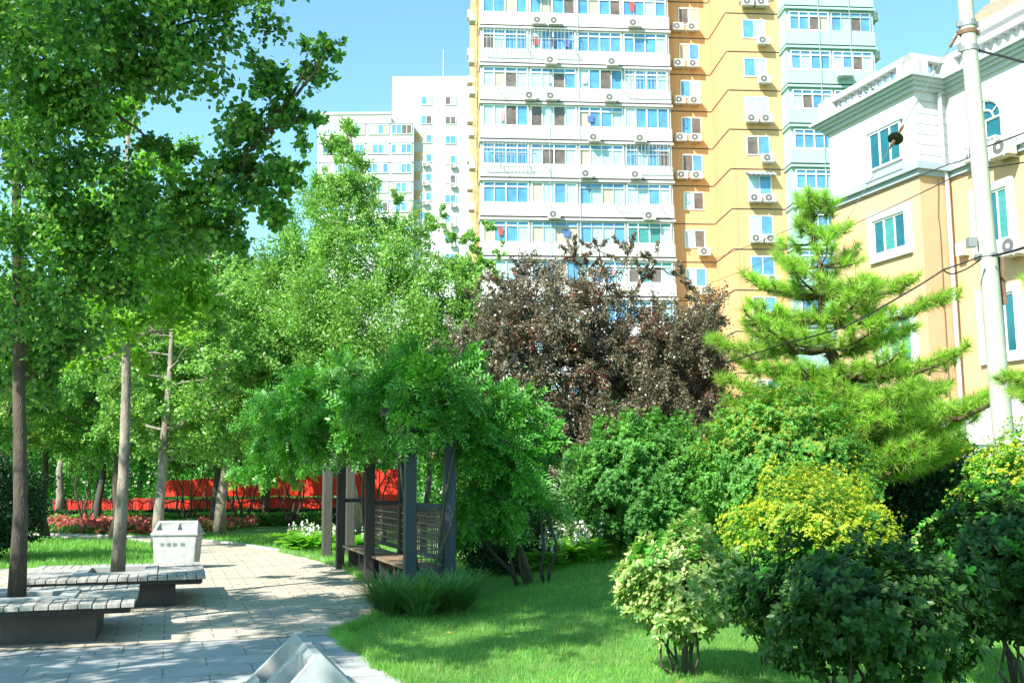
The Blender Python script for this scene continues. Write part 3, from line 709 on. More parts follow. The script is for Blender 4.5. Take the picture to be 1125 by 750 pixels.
# ------------------------------------------------------------------ pole and cables
PD = 16.
pb_, pt_ = at(1107.5, 540, PD), at(1060.5, 0, PD)
d_ = (pt_-pb_)/np.linalg.norm(pt_-pb_); base = pb_-d_*(pb_[2]/d_[2]); base[2] = gz(base[0], base[1])
up_ = pt_+d_*2.2
pole = empty('utility_pole', base, 0, 'tall pale concrete utility pole with rusty clamps leaning slightly left', 'utility pole')
m = MB(); Lp = np.linalg.norm(up_-base); m.tube([(up_-base)*t-np.array([0,0,.1 if t==0 else 0]) for t in np.linspace(0, 1, 9)], np.linspace(.165, .105, 9), 20)
m.build('shaft', M['concrete'], pole, smooth=True)
def on_pole(py): 
    zt_ = at(1080, py, PD)[2]; return base + (up_-base)*((zt_-base[2])/(up_[2]-base[2]))-base
def prad(py): 
    zt_ = at(1080, py, PD)[2]; return .165-.06*((zt_-base[2])/(up_[2]-base[2]))
for py, h, mt in ((27, .09, 'steel'), (36, .07, 'rust'), (54, .09, 'steel'), (281, .05, 'steel')):
    c = on_pole(py); r = prad(py)
    m = MB(); m.tube([c-d_*h/2, c+d_*h/2], r+.014, 20); m.box(c[0]-r-.06, c[0]-r, c[1]-.03, c[1]+.03, c[2]-h/2, c[2]+h/2); m.box(c[0]+r, c[0]+r+.06, c[1]-.03, c[1]+.03, c[2]-h/2, c[2]+h/2)
    m.build('clamp', M[mt], pole)
m = MB(); c = on_pole(300); m.box(c[0]+.17, c[0]+.22, c[1]-.05, c[1]+.05, c[2]-.5, c[2]+.25); m.build('bracket', M['rust'], pole)
m = MB(); c = on_pole(268); m.box(c[0]-.3, c[0]-.17, c[1]-.06, c[1]+.06, c[2]-.05, c[2]+.1); m.build('junction_box', M['steel'], pole)
def cable(pts, r, label, name='cable', mt='rubber', sag=0, n=14):
    P = []
    for (a, b) in zip(pts[:-1], pts[1:]):
        for i in range(n): t = i/n; P.append(np.array(a)*(1-t)+np.array(b)*t-np.array([0, 0, sag*4*t*(1-t)]))
    P.append(np.array(pts[-1]))
    o = MB().tube(P, r, 6).build(name, M[mt], smooth=True); return tag(o, label, 'cable')
# guy wire with disc insulator
ga = at(1055, 33, PD); anc = at(722, 604, 22.5); anc[2] = gz(anc[0], anc[1])
tt = min(np.linspace(0, 1, 2001), key=lambda t: abs(((EYE-(EYE)) + (lambda p: p[2]-at(984, 152, p[1])[2])(ga+(anc-ga)*t))))
gm_ = ga+(anc-ga)*tt; gl_ = anc
gw = empty('guy_wire', ga, 0, 'steel guy wire with dark disc insulator running down from pole top', 'guy wire')
dirg = (gm_-ga)/np.linalg.norm(gm_-ga)
m = MB(); m.tube([np.zeros(3), gm_-ga-dirg*.25], .008, 5); m.tube([gm_-ga+dirg*.25, gl_-ga], .006, 5)
m.build('wire', M['steel'], gw)
m = MB(); c = gm_-ga; dsk = np.array([-.35, -.5, -.75]); dsk /= np.linalg.norm(dsk); m.tube([c-dsk*.03, c-dsk*.01, c+dsk*.015, c+dsk*.03], [.05, .125, .13, .05], 16); m.build('insulator_disc', M['porcelain'], gw, smooth=False)
m = MB(); m.tube([c-dirg*.25, c-dirg*.2, c-dirg*.12, c-dirg*.03], [.012, .03, .022, .035], 8); m.tube([c+dirg*.03, c+dirg*.12, c+dirg*.16, c+dirg*.27], [.03, .035, .018, .012], 8)
m.tube([-np.zeros(3)+dirg*.1, dirg*.3], .025, 8)
m.build('shackle', M['rust'], gw)
cable([at(1075, 55, PD), at(1098, 61, PD-.4), at(1180, 82, PD-2.)], .02, 'black cable leaving the pole top clamp towards the right', sag=.01)
cable([at(1250, 88, PD-3), at(1082, 162, PD+.2), at(1043, 180, 20), at(770, 290, 67)], .012, 'thin upper cable crossing the cream building towards the tower', sag=.05)
cable([at(1250, 150, PD-3), at(1072, 186, PD+.2), at(1053, 192, 19), at(900, 262, 38), at(770, 315, 67)], .012, 'thin lower cable crossing the cream building towards the tower', sag=.05)
cable([at(1078, 281, PD-.25), at(1037, 296, PD-.3), at(990, 325, PD-1), at(930, 358, PD-1.2), at(860, 378, 17), at(640, 450, 34)], .013, 'thick black cable bundle sagging from the pole across the pine', sag=.01)
cable([at(1090, 281, PD-.25), at(1125, 272, PD-1), at(1250, 258, PD-3)], .02, 'black cable going right from the middle clamp of the pole', sag=.01)
cable([at(1078, 284, PD-.2), at(1050, 300, PD-.3), at(1037, 297, PD-.3)], .012, 'short looped cable hanging below the middle clamp of the pole', sag=.03)

# ------------------------------------------------------------------ tree benches
def tree_bench(cx, cy, label, W=2.3, Dp=2.35, hz=.42):
    e = empty('tree_bench', (cx, cy, 0), YAW, label, 'tree bench', 'slatted benches around the tree pits')
    m = MB(); i_ = .38
    # base, recessed ring wall
    bw, bd = W/2-i_, Dp/2-i_
    m.box(-bw, bw, -bd, -bd+.12, 0, hz-.07); m.box(-bw, bw, bd-.12, bd, 0, hz-.07); m.box(-bw, -bw+.12, -bd+.12, bd-.12, 0, hz-.073); m.box(bw-.12, bw, -bd+.12, bd-.12, 0, hz-.073)
    m.build('base', M['slab'], e, bevel=.008)
    # slatted rim: slats run across the rim
    s = MB(); rim = .62; n = 19
    for k in range(n):
        x0 = -W/2+k*W/n; x1 = x0+W/n-.012
        zz = hz+rng.uniform(-.003, .003)
        lo = max(0, rim*1)
        s.box(x0, x1, -Dp/2, -Dp/2+rim, zz-.045, zz); s.box(x0, x1, Dp/2-rim, Dp/2, zz-.045, zz)
    n2 = 9; span = Dp-2*rim-.02
    for k in range(n2):
        y0 = -span/2+k*span/n2; y1 = y0+span/n2-.012
        zz = hz+rng.uniform(-.003, .003)
        s.box(-W/2, -W/2+rim, y0, y1, zz-.045, zz); s.box(W/2-rim, W/2, y0, y1, zz-.045, zz)
    s.build('slats', M['slat'], e, bevel=.004)
    m = MB(); 
    for (a, b, c, d) in ((-W/2+.05, W/2-.05, -Dp/2+.06, -Dp/2+.12), (-W/2+.05, W/2-.05, Dp/2-.12, Dp/2-.06), (-W/2+.05, -W/2+.11, -Dp/2+.13, Dp/2-.13), (W/2-.11, W/2-.05, -Dp/2+.13, Dp/2-.13)):
        m.box(a, b, c, d, hz-.1, hz-.048)
    for k in range(5):
        y = -Dp/2+.3+k*(Dp-.6)/4; m.box(-W/2+.06, W/2-.06, y-.02, y+.02, hz-.13, hz-.1)
    m.build('frame', M['postdark'], e)
    g = MB(); a, b = W/2-rim, Dp/2-rim; t = .17; zz = hz+.02
    for bx in ((-a, a, -b, -b+t), (-a, a, b-t, b), (-a, -a+t, -b+t, b-t), (a-t, a, -b+t, b-t)): g.box(*bx, hz-.2, zz)
    g.build('stone_collar', M['granite'], e, bevel=.008)
    so_ = MB(); so_.box(-a+t, a-t, -b+t, b-t, 0, hz-.08); so_.build('soil_fill', M['soil'], e)
    return e
T1 = np.array([-5.38, 11.5]); T2 = np.array([-5.52, 14.9])
tree_bench(*T1, 'slatted square tree bench nearest the camera at the left edge', 2.55, 2.15)
tree_bench(*T2, 'slatted square tree bench just in front of the pale litter bin', 2.3, 2.6)

# ------------------------------------------------------------------ litter bins
def litter_bin(x, y, rz, label, Ln=.86, Wd=.47, hb=.63):
    e = empty('litter_bin', (x, y, .01), rz, label, 'litter bin', 'twin litter bins with pitched lids')
    a, b = Ln/2, Wd/2
    m = MB(); m.hexa([(-a+.05,-b+.04,.04),(a-.05,-b+.04,.04),(a-.05,b-.04,.04),(-a+.05,b-.04,.04),(-a+.01,-b+.01,hb),(a-.01,-b+.01,hb),(a-.01,b-.01,hb),(-a+.01,b-.01,hb)])
    m.build('body', M['bin'], e, bevel=.02)
    m = MB(); m.box(-a+.08, a-.08, -b+.07, b-.07, 0, .04); m.build('plinth', M['postdark'], e)
    m = MB(); m.box(-a-.02, a+.02, -b-.02, b+.02, hb, hb+.05); m.build('lid_rim', M['bin'], e, bevel=.012)
    # pitched lid with two hoppers on the front slope
    zt_ = hb+.05; zr = .90; rb = .016
    lid = MB()
    prof = [(-b, zt_+.002), (b, zt_+.002), (rb, zr), (-rb, zr)]
    i0 = -a+.0; inset = .05
    # end gables and back slope, closed
    def P(x, i): return (x, prof[i][0], prof[i][1])
    def E(x, i): return (x if i < 2 else x*(1-inset/a), prof[i][0], prof[i][1])
    lid.poly([E(-a, 0), E(-a, 3), E(-a, 2), E(-a, 1)]); lid.poly([E(a, 0), E(a, 1), E(a, 2), E(a, 3)])
    lid.poly([E(-a, 1), E(-a, 2), E(a, 2), E(a, 1)][::-1]); lid.poly([E(-a, 3), E(a, 3), E(a, 2), E(-a, 2)])
    # front slope split around two openings
    def S_(u, v, dep=0):           # u along x in [-1,1], v up the slope 0..1, dep inwards
        y = -b+(b-rb)*v; z = zt_+.002+(zr-zt_)*v; k = 1-inset/a*v
        nrm = np.array([0, -(zr-zt_), (b-rb)]); nrm = nrm/np.linalg.norm(nrm)
        return np.array([u*a*k, y, z]) - nrm*dep
    us = [-1, -.86, -.1, .1, .86, 1]; vs = [0, .2, .88, 1]
    for i in range(5):
        for j in range(3):
            hole = (i in (1, 3)) and j == 1
            q = [(us[i], vs[j]), (us[i+1], vs[j]), (us[i+1], vs[j+1]), (us[i], vs[j+1])]
            if not hole: lid.poly([S_(*c) for c in q])
            else:
                d0, d1 = .07, .05; ctr = (us[i]+us[i+1])/2
                inn = [S_(us[i]+.07, vs[j]+.02, .16), S_(us[i+1]-.07, vs[j]+.02, .16), S_(us[i+1]-.09, vs[j+1]-.12, .05), S_(us[i]+.09, vs[j+1]-.12, .05)]
                out = [S_(*c) for c in q]
                for k in range(4): lid.poly([out[k], out[(k+1) % 4], inn[(k+1) % 4], inn[k]])
                lid.poly(inn)
    l_ = lid.build('lid', M['bin'], e)
    for i in (1, 3):
        op = MB(); u0, u1 = us[i]+.16, us[i+1]-.16
        op.poly([S_(u0-.04, .245, .149), S_(u1+.04, .245, .149), S_(u1, .46, .104), S_(u0, .46, .104)])
        op.build('opening', M['binhole'], l_)
    m = MB()
    yb = -b+.006
    for i, x0 in enumerate((-.24, -.12, .0, .14)):           # faded, unreadable print
        for (p0, p1) in (((0, 0), (0, .07)), ((-.03, .05), (.045, .05)), ((-.03, .02), (.04, .022)), ((.04, .0), (.04, .06)))[:3+i % 2]:
            xa, xb = sorted((x0+p0[0], x0+p1[0])); za, zb_ = sorted((.43+p0[1], .43+p1[1]))
            m.box(xa-.005, xb+.005, yb, yb+.012, za-.005, zb_+.005)
    m.build('faded_print', M['print'], e)
    return e
lb = litter_bin(-6.48, 20.55, 0.02, 'pale twin litter bin standing behind the far tree bench')
nb = litter_bin(-.895, 4.70, YAW-pi/2+pi*0, 'pale litter bin lid cropped by the bottom edge, nearest the camera')

# ------------------------------------------------------------------ arbour
pg = empty('arbour', (-1.40, 14.4, 0), YAW, 'timber arbour with lattice backed seats, blue grey near posts and vine on top', 'arbour')
SP = 3.05; DW = .55
zl = 1.3
def post(x, y, mt, top=2.55, wd=.075):
    m = MB(); m.box(x-wd, x+wd, y-wd, y+wd, 0, top); return m.build('post', M[mt], pg, bevel=.008)
posts = [(0, 0, 'postgrey', 2.85), (DW, 0, 'postgrey', 2.6), (0, SP, 'postdark', 2.55), (DW, SP, 'postdark', 2.55), (0, 2*SP, 'postdark', 2.55), (DW, 2*SP, 'postdark', 2.55), (0, -.0, None, 0)]
for x, y, mt, tp in posts:
    if mt: post(x, y, mt, tp)
m = MB(); m.hexa([(-.075,-.075,2.851),(.075,-.075,2.851),(.075,.075,2.851),(-.075,.075,2.851),(-.01,-.01,3.0),(.01,-.01,3.0),(.01,.01,3.0),(-.01,.01,3.0)]); m.build('post_cap', M['postgrey'], pg)
for x in (0, DW):
    m = MB(); m.box(x-.05, x+.05, -.25, 2*SP+.3, 2.36, 2.50); m.build('beam', M['postdark'], pg)
for i in range(9):
    y = -.2+i*.78; m = MB(); m.box(-.45, DW+.5, y-.03, y+.03, 2.503, 2.60); m.build('rafter', M['postdark'], pg)
for k in (0, 1, 2):                          # frames across the ends
    y = k*SP
    for z in (zl, .42): 
        m = MB(); m.box(.075, DW-.075, y-.035, y+.035, z-.05, z+.02); m.build('cross_rail', M['postdark' if k else 'postgrey'], pg)
    m = MB(); m.box(.075, DW-.075, y-.03, y+.03, 2.18, 2.24); m.build('cross_rail', M['postdark'], pg)
for k in (0, 1):
    y0, y1 = k*SP+.08, (k+1)*SP-.08
    m = MB()
    m.box(DW-.03, DW+.03, y0, y1, zl-.06, zl); m.box(DW-.03, DW+.03, y0, y1, .52, .58); m.box(DW-.028, DW+.028, (y0+y1)/2-.03, (y0+y1)/2+.03, .58, zl-.06)
    m.build('back_rail', M['postdark' if k else 'postgrey'], pg)
    m = MB(); n = 26
    for i in range(n): y = y0+.02+(y1-y0-.04)*i/(n-1); m.box(DW-.02, DW-.005, y-.007, y+.007, .58, zl-.06)
    for z in (.68, .79, .9, 1.01, 1.12): m.box(DW-.04, DW-.02, y0, y1, z-.012, z+.012)
    m.build('lattice', M['lattice'], pg)
    m = MB()
    for i in range(4): m.box(.03+i*.13, .03+i*.13+.115, y0, y1, .41, .45)
    m.build('seat', M['seat'], pg, bevel=.005)
    for y in (y0+.3, (y0+y1)/2, y1-.3): m = MB(); m.box(.1, .48, y-.04, y+.04, 0, .41); m.build('seat_leg', M['postdark'], pg)
# end lattice between the near pair of posts
m = MB()
for i in range(7): x = .09+i*.07; m.box(x-.006, x+.006, -.008, .008, .42, zl-.05)
for i in range(8): z = .5+i*.1; m.box(.075, DW-.075, -.016, -.009, z-.01, z+.01)
m.build('lattice', M['lattice'], pg)
# stone pillars behind
for (px, py, d, wd, lb_) in ((359, 588, 23.5, .105, 'left weathered grey pillar holding vines behind the arbour'), (384, 590, 23.8, .10, 'right weathered grey pillar seen through the arbour')):
    p = at(px, py, d); m = MB(); m.box(-wd, wd, -wd, wd, -.05, 2.7); o = m.build('stone_pillar', M['pillar'], bevel=.02); o.location = (p[0], p[1], 0); o.rotation_euler = (0, 0, YAW)
    tag(o, lb_, 'pillar')

# ------------------------------------------------------------------ fence and red banners
FD = 46.
fe = empty('iron_fence', (X_(50, FD), FD, 0), 0, 'low black iron railing behind the red flower bed', 'fence')
flen = X_(460, FD)-X_(50, FD); n = int(flen/2.4)
for i in range(n):
    m = MB(); x0 = i*2.4
    for z in (.25, .95): m.box(x0+.03, x0+2.4-.03, -.015, .015, z-.015, z+.015)
    for k in range(12):
        x = x0+.12+k*.195; m.box(x-.01, x+.01, -.01, .01, .1, 1.05)
    m.build('panel', M['iron'], fe)
    m = MB(); m.box(x0-.03, x0+.03, -.03, .03, 0, 1.15); m.build('post', M['iron'], fe)
def banner(x0, x1, z0, z1a, z1b, label, y=FD+.06, name='cloth_banner'):
    n = 60; nz_ = 5; m = MB()
    for layer, off in ((0, 0), (1, .006)):
        base_i = len(m.v)
        for i in range(n+1):
            t = i/n; x = x0+(x1-x0)*t; zt_ = z1a+(z1b-z1a)*t+.04*sin(t*17)+.03*sin(t*41+1)
            for j in range(nz_+1):
                u = j/nz_; m.v.append((x, y+off+.05*sin(t*60+u*2)+.03*sin(t*23), z0+(zt_-z0)*u+.02*sin(t*30)*(1-u)))
        for i in range(n):
            for j in range(nz_):
                a = base_i+i*(nz_+1)+j; m.f.append((a, a+nz_+1, a+nz_+2, a+1)); m.m.append(0)
    return tag(m.build(name, M['banner'], smooth=True), label, 'banner', 'red cloth banners on the iron railing')
banner(X_(62, FD), X_(178, FD), .42, .95, 1.0, 'low red cloth banner on the left stretch of the railing')
banner(X_(183, FD), X_(445, FD), .42, .90, 1.12, 'lower red cloth strip on the right stretch of the railing')
banner(X_(180, FD), X_(445, FD), 1.08, 1.75, 2.25, 'upper red cloth banner raised above the right railing', y=FD+.5)
bp = empty('banner_pole', (X_(180, FD), FD+.6, 0), 0, 'thin dark poles carrying the upper red banner', 'pole')
m = MB()
for i in range(7): x = i*(X_(445, FD)-X_(180, FD))/6; m.tube([(x, 0, 0), (x, 0, 2.0+.06*i)], .03, 6)
m.build('pole', M['darkbark'], bp)

# ------------------------------------------------------------------ trees
def at_(x, y, d): return at(x, y, d)
t1b = np.array([T1[0]+.05, T1[1], .3])
tree('ginkgo_tree', 'big near ginkgo with dark trunk rising from the nearest tree bench', 'tree', t1b, (-5.5, 11.6, 8.0),
     px_clumps([(20,50,10.3,1.0),(100,30,9.6,.9),(190,20,9.6,.8),(262,8,9.8,.62),(40,160,10.6,.95),(110,100,10,.6),(200,70,10,.32),
        (292,135,9.9,.5),(325,95,9.8,.42),(348,62,9.8,.25),(368,48,9.7,.14),(262,190,10,.5),(215,228,10.4,.65),(305,222,9.9,.28),(292,180,9.9,.38),(150,250,10.8,.7),(80,225,10.8,.6),(190,165,10.4,.28),
        (50,285,11,.9),(25,350,11.8,.85),(60,400,12.3,.5),(10,420,12.4,.5),(262,255,10.6,.36),(320,200,9.9,.22),(330,130,9.8,.28),(115,300,11.2,.45),
        (20,-80,10.5,1.1),(150,-50,10,.75),(240,-40,9.8,.5),(70,-120,11,.9),(-90,-60,12,1.0)]),
     'ginkgo', .062, 370, FAN, .085, .04, 'darkbark', tw=20, twigs=.35, fork=.3, spread=.12, reach=1.25, twr=.005, lift=.25, limb=.6, trunkpts=[t1b, at(23,560,11.5), at(21,430,11.5), at(20,330,11.5), at(18,200,11.5), at(20,60,11.5)])
tree('ginkgo_tree', 'slim pale barked ginkgo rising from the tree bench by the litter bin', 'tree', np.array([T2[0], T2[1], .32]), (-5.6, 15.0, 6.6),
     px_clumps([(160,300,14.6,.75),(125,345,14.4,.6),(195,345,14.6,.55),(110,300,15.4,.6),(222,310,14.6,.42),(150,250,15,.7),(200,280,15,.5),(110,235,15.8,.7),(180,170,16,.6),(235,345,15.2,.28),(95,385,15.6,.4),(150,120,16,.5),(140,385,15.3,.4),(150,200,16,.6),(120,140,16,.5)]),
     'ginkgo_yellow', .062, 330, FAN, .088, .03, 'bark', tw=18, fork=.5, group=None, lift=.3, spread=.13, limb=.7, twr=.005, trunkpts=[np.array([T2[0], T2[1], .3]), at(136,520,14.9), at(139,420,14.9), at(138,340,14.9), at(142,250,15), at(140,150,15)])
tree('ginkgo_tree', 'tall conical ginkgo behind the arbour with spiky upright top', 'tree', np.array([*at(398, 560, 30)[:2], 0]), at(383, 135, 30),
     px_clumps([(382,150,30,.5),(368,170,30,.55),(398,190,30,.6),(380,205,29.5,.8),(350,225,29.6,.8),(410,235,29.6,.9),(370,260,29,1.1),(330,275,29.5,1.0),(440,265,29.6,.9),(470,250,30,.45),
       (410,300,28.8,1.2),(355,310,28.6,1.2),(460,310,29,1.0),(300,310,29.4,1.0),(500,300,29.6,.7),(520,270,29.8,.35),(535,250,30,.25),(330,355,28.4,1.3),(400,360,28,1.3),(470,360,28.5,1.2),
       (280,350,29,1.1),(520,340,29.5,.7),(545,300,30,.35),(300,400,28.3,1.2),(360,410,28,1.2),(440,400,28,1.2),(500,395,28.8,1.0),(260,300,30,.7),(515,300,29.6,.6),(505,262,29.8,.4),(530,285,29.8,.4),(550,275,29.9,.22),(500,330,29.3,.9),(530,360,29.5,.6),(480,240,30,.35),(355,195,30,.35),(440,225,30,.35),(270,420,28.6,1.1),(240,370,29,.9),(330,450,28,1.1),(255,465,28.6,.9)]),
     'ginkgo_far', .085, 400, DIA, .17, .03, 'bark', tw=30, twigs=.2, fork=.2, lift=.9, flat=1.15, twr=.010, spread=.10, limb=.5)
# park trees behind, each its own object
V1 = tree('park_tree', 'round crowned park tree with dark trunk behind the near lawn at far left', 'tree', (X_(57,34), 34, 0), (X_(50,34), 34, 6),
     crown_clumps(X_(50,34), 34, 3.1, 7.8, 2.9, 26, 'oval', (.7, 1.1)), 'backtree', .095, 190, DIA, .13, .05, 'darkbark', group='park trees beyond the lawn', tw=16, twr=.012)
V2 = tree('park_tree', 'spreading park tree with pale trunk directly behind the litter bin', 'tree', (X_(178,27), 27, 0), (X_(185,27), 27, 6),
     crown_clumps(X_(190,27), 27.3, 2.7, 7.2, 2.7, 26, 'oval', (.65, 1.0)), 'ginkgo_far', .08, 220, FAN, .15, .05, 'bark', group='park trees beyond the lawn', tw=16, twr=.012)
V3 = tree('park_tree', 'leafy park tree whose grey trunk stands before the red banner midway', 'tree', (X_(240,38), 38, 0), (X_(245,38), 38, 7),
     crown_clumps(X_(245,38), 38, 3.3, 9.4, 3.4, 28, 'oval', (.8, 1.25)), 'backtree', .11, 160, DIA, .16, .05, 'pillar', group='park trees beyond the lawn', tw=16, twr=.012)
def dup(o, x, y, rz, sc, label):
    c = copy_tree(o); c.location = (x, y, 0); c.rotation_euler = (0, 0, rz); c.scale = (sc,)*3; c['label'] = label; return c
dup(V1, X_(128,31), 31, 2.1, .92, 'park tree with slim grey trunk hidden behind the pale ginkgo trunk')
dup(V3, X_(113,40), 40, 1.0, .95, 'park tree with forked trunk left of the pale ginkgo')
dup(V1, X_(294,43), 43, 4.0, 1.15, 'park tree with dark trunk right of the grey trunk before the red banner')
dup(V2, X_(-10,30), 31, 3.0, 1.05, 'leafy park tree at the left frame edge behind the dark bush')
dup(V3, X_(20,52), 52, 2.5, 1.15, 'tall park tree beyond the railing at far left')
dup(V1, X_(160,58), 58, 5.0, 1.5, 'tall park tree beyond the railing behind the bin')
dup(V3, X_(270,60), 60, 4.4, 1.25, 'tall park tree beyond the railing left of the conical ginkgo')
dup(V1, X_(380,55), 55, .6, 1.25, 'park tree beyond the railing behind the arbour')
dup(V3, X_(470,50), 50, .9, .95, 'park tree behind the conical ginkgo near the purple plum')
dup(V2, X_(235,33), 34, 1.3, 1.25, 'light green park tree between the bin tree and the conical ginkgo')
dup(V2, X_(60,45), 46, 5.3, 1.3, 'light green park tree behind the railing left of the pale ginkgo')
dup(V1, X_(560,62), 64, 2.9, 1.1, 'dark park tree far behind the purple plum on its left')
dup(V3, X_(700,55), 56, 3.6, .8, 'park tree far behind the purple plum on its right')
dup(V1, X_(860,40), 30, 3.6, .62, 'bushy tree behind the pine close to the tower')
# purple plum
pc = []
for i in range(92):
    px = rng.uniform(508, 785); q = (px-645)/152
    topy = 310+58*abs(q)**1.6+rng.uniform(-8, 18)
    py = topy+(rng.uniform(0, 1)**.9)*(480-topy)
    pc.append((px, py, 24+rng.uniform(-1.6, 1.6), rng.uniform(.55, .85)))
for px, py in ((545,312),(575,300),(603,290),(630,282),(658,276),(690,280),(720,290),(747,303),(770,330),(518,335),(645,296),(705,302)): pc.append((px, py, 24, .36))
for px, py in ((610,490),(640,510),(600,470),(760,450),(575,480),(625,455),(680,470),(540,400),(520,370),(625,525),(600,520),(790,400),(650,480),(590,500),(720,460)): pc.append((px, py, 23, .55))
tree('purple_plum_tree', 'broad purple leaved plum tree in front of the tower', 'tree', np.array([*at(648, 575, 24)[:2], .3]), at(652, 400, 24), px_clumps(pc),
     'plum', .06, 430, DIA, .14, .05, 'darkbark', tw=24, reach=1.35, twigs=.7, fork=.25, lift=1.3, flat=1.3, twr=.009, spread=.07, red=('plumred', .16, lambda p: (np.sin(p[:,0]*2.3+1)*np.sin(p[:,2]*2.9)*np.sin(p[:,1]*2) > .25)))
# trees outside the frame that shade the foreground
tree('ginkgo_tree', 'leafy ginkgo left of the frame shading the plaza', 'tree', (-7.6, 4.6, 0), (-7.5, 4.8, 10), crown_clumps(-7.0, 5.2, 4.8, 11.5, 2.9, 26, 'oval', (.75, 1.15)), 'ginkgo', .12, 75, DIA, .14, .05, 'bark', twigs=.1)
tree('ginkgo_tree', 'leafy ginkgo beside the camera shading the near shrubs', 'tree', (-2.4, 1.0, 0), (-2.2, 1.6, 6.5), crown_clumps(-1.35, 2.3, 5.0, 7.4, 1.75, 14, 'oval', (.65, .9)), 'ginkgo', .12, 80, DIA, .12, .05, 'bark', twigs=.1)
tree('ginkgo_tree', 'young ginkgo left of the camera shading the plaza edge and near bin', 'tree', (-4.8, .3, 0), (-4.7, .5, 6.5), crown_clumps(-4.35, .75, 4.4, 7.2, 1.6, 12, 'oval', (.6, .85)), 'ginkgo', .12, 45, DIA, .12, .05, 'bark', twigs=.1)

tree('ginkgo_tree', 'small ginkgo outside the left frame edge dappling the tan paving', 'tree', (-8.8, 8.4, 0), (-8.7, 8.5, 6), crown_clumps(-8.5, 8.8, 4.0, 7.2, 2.0, 14, 'oval', (.6, .85)), 'ginkgo', .11, 60, DIA, .11, .04, 'bark', twigs=.1)
tree('ginkgo_tree', 'leafy ginkgo beyond the left frame edge shading the far lawn', 'tree', (-16.5, 17, 0), (-16.5, 17, 8), crown_clumps(-16, 17.2, 3.6, 9.5, 3.3, 26, 'oval', (.8, 1.2)), 'ginkgo', .13, 60, DIA, .14, .05, 'bark', twigs=.1)
# vine over the arbour
vine = tree('wisteria_vine', 'bright green wisteria mounded over the arbour and spilling down its right side', 'vine', at(560, 640, 16.5)*np.array([1,1,0]), at(540, 470, 15.6),
     px_clumps([(272,495,19.5,.4),(295,465,19,.5),(275,515,19.5,.28),(320,450,18.6,.65),(355,425,18,.65),(330,490,18.6,.5),(300,515,19,.35),(385,410,17.4,.6),(390,450,17,.6),(365,468,17.2,.4),(425,425,15.2,.55),
       (420,462,14.6,.36),(455,408,14.8,.5),(495,405,15.0,.5),(478,440,14.2,.45),(450,440,14.2,.35),(400,455,15.6,.5),(375,470,16.8,.4),(350,470,17,.4),(440,472,13.9,.2),(500,425,14.2,.4),(485,462,14.0,.25),(470,415,14.2,.35),(510,465,14.6,.35),(425,478,15,.25),(395,480,16,.25),(515,440,15.2,.6),(530,480,15,.6),(505,490,14.8,.3),(555,450,15.5,.5),(565,500,15.3,.6),(582,480,15.6,.42),
       (540,540,15.4,.6),(575,555,15.6,.5),(520,580,15.8,.4),(590,520,15.8,.4),(460,470,14.9,.25),(445,480,15.6,.3),(520,525,15.5,.5),(590,440,16.2,.2)]),
     'vine', .25, 95, PIN, .05, .03, 'twig', tw=26, twigs=.25, fork=.1, flat=.75, droop=.25, lift=.3, spread=.09, limbs=False, reach=1.15,
     trunkpts=[np.array([*at(585,636,16.4)[:2], 0]), np.array([*at(575,610,16.2)[:2], .5]), at(560,580,16), at(545,540,15.8), at(540,500,15.6), at(535,470,15.6)])
m = MB(); o0 = np.array(vine.location)
for (a, b, c) in (((598,640),(598,600),(588,540)), ((572,640),(540,605),(512,560)), ((568,636),(556,600),(540,570)), ((600,640),(612,600),(600,560)), ((580,640),(570,610),(585,560))):
    pts = [at(*a, 16.2)*np.array([1,1,0]), at(*b, 15.9), at(*c, 15.7)]
    pts = [pts[0]-o0, (pts[0]*.5+pts[1]*.5)-o0+rng.normal(0,.03,3), pts[1]-o0, pts[2]-o0]
    m.tube(pts, [.03,.026,.022,.015], 6)
m.build('bare_stems', M['pillar'], vine, smooth=True)

for (bx_, by_, ph, r_) in ((-1.40, 14.4, 0, .13), (-1.40+.55*cos(YAW), 14.4+.55*sin(YAW), 2, .12), (-1.40-3.05*sin(YAW), 14.4+3.05*cos(YAW), 1, .12), (-1.40+.3, 14.4+.2, 4, .3)):
    m = MB(); q = np.array([bx_, by_, 0])-o0; pts = [q+np.array([r_*cos(ph+t*4.5), r_*sin(ph+t*4.5), 2.75*t+.02*sin(t*30)]) for t in np.linspace(0, 1, 22)]
    m.tube(pts, [.026-.012*t for t in np.linspace(0, 1, 22)], 6); m.build('climbing_stem', M['pillar'], vine, smooth=True)

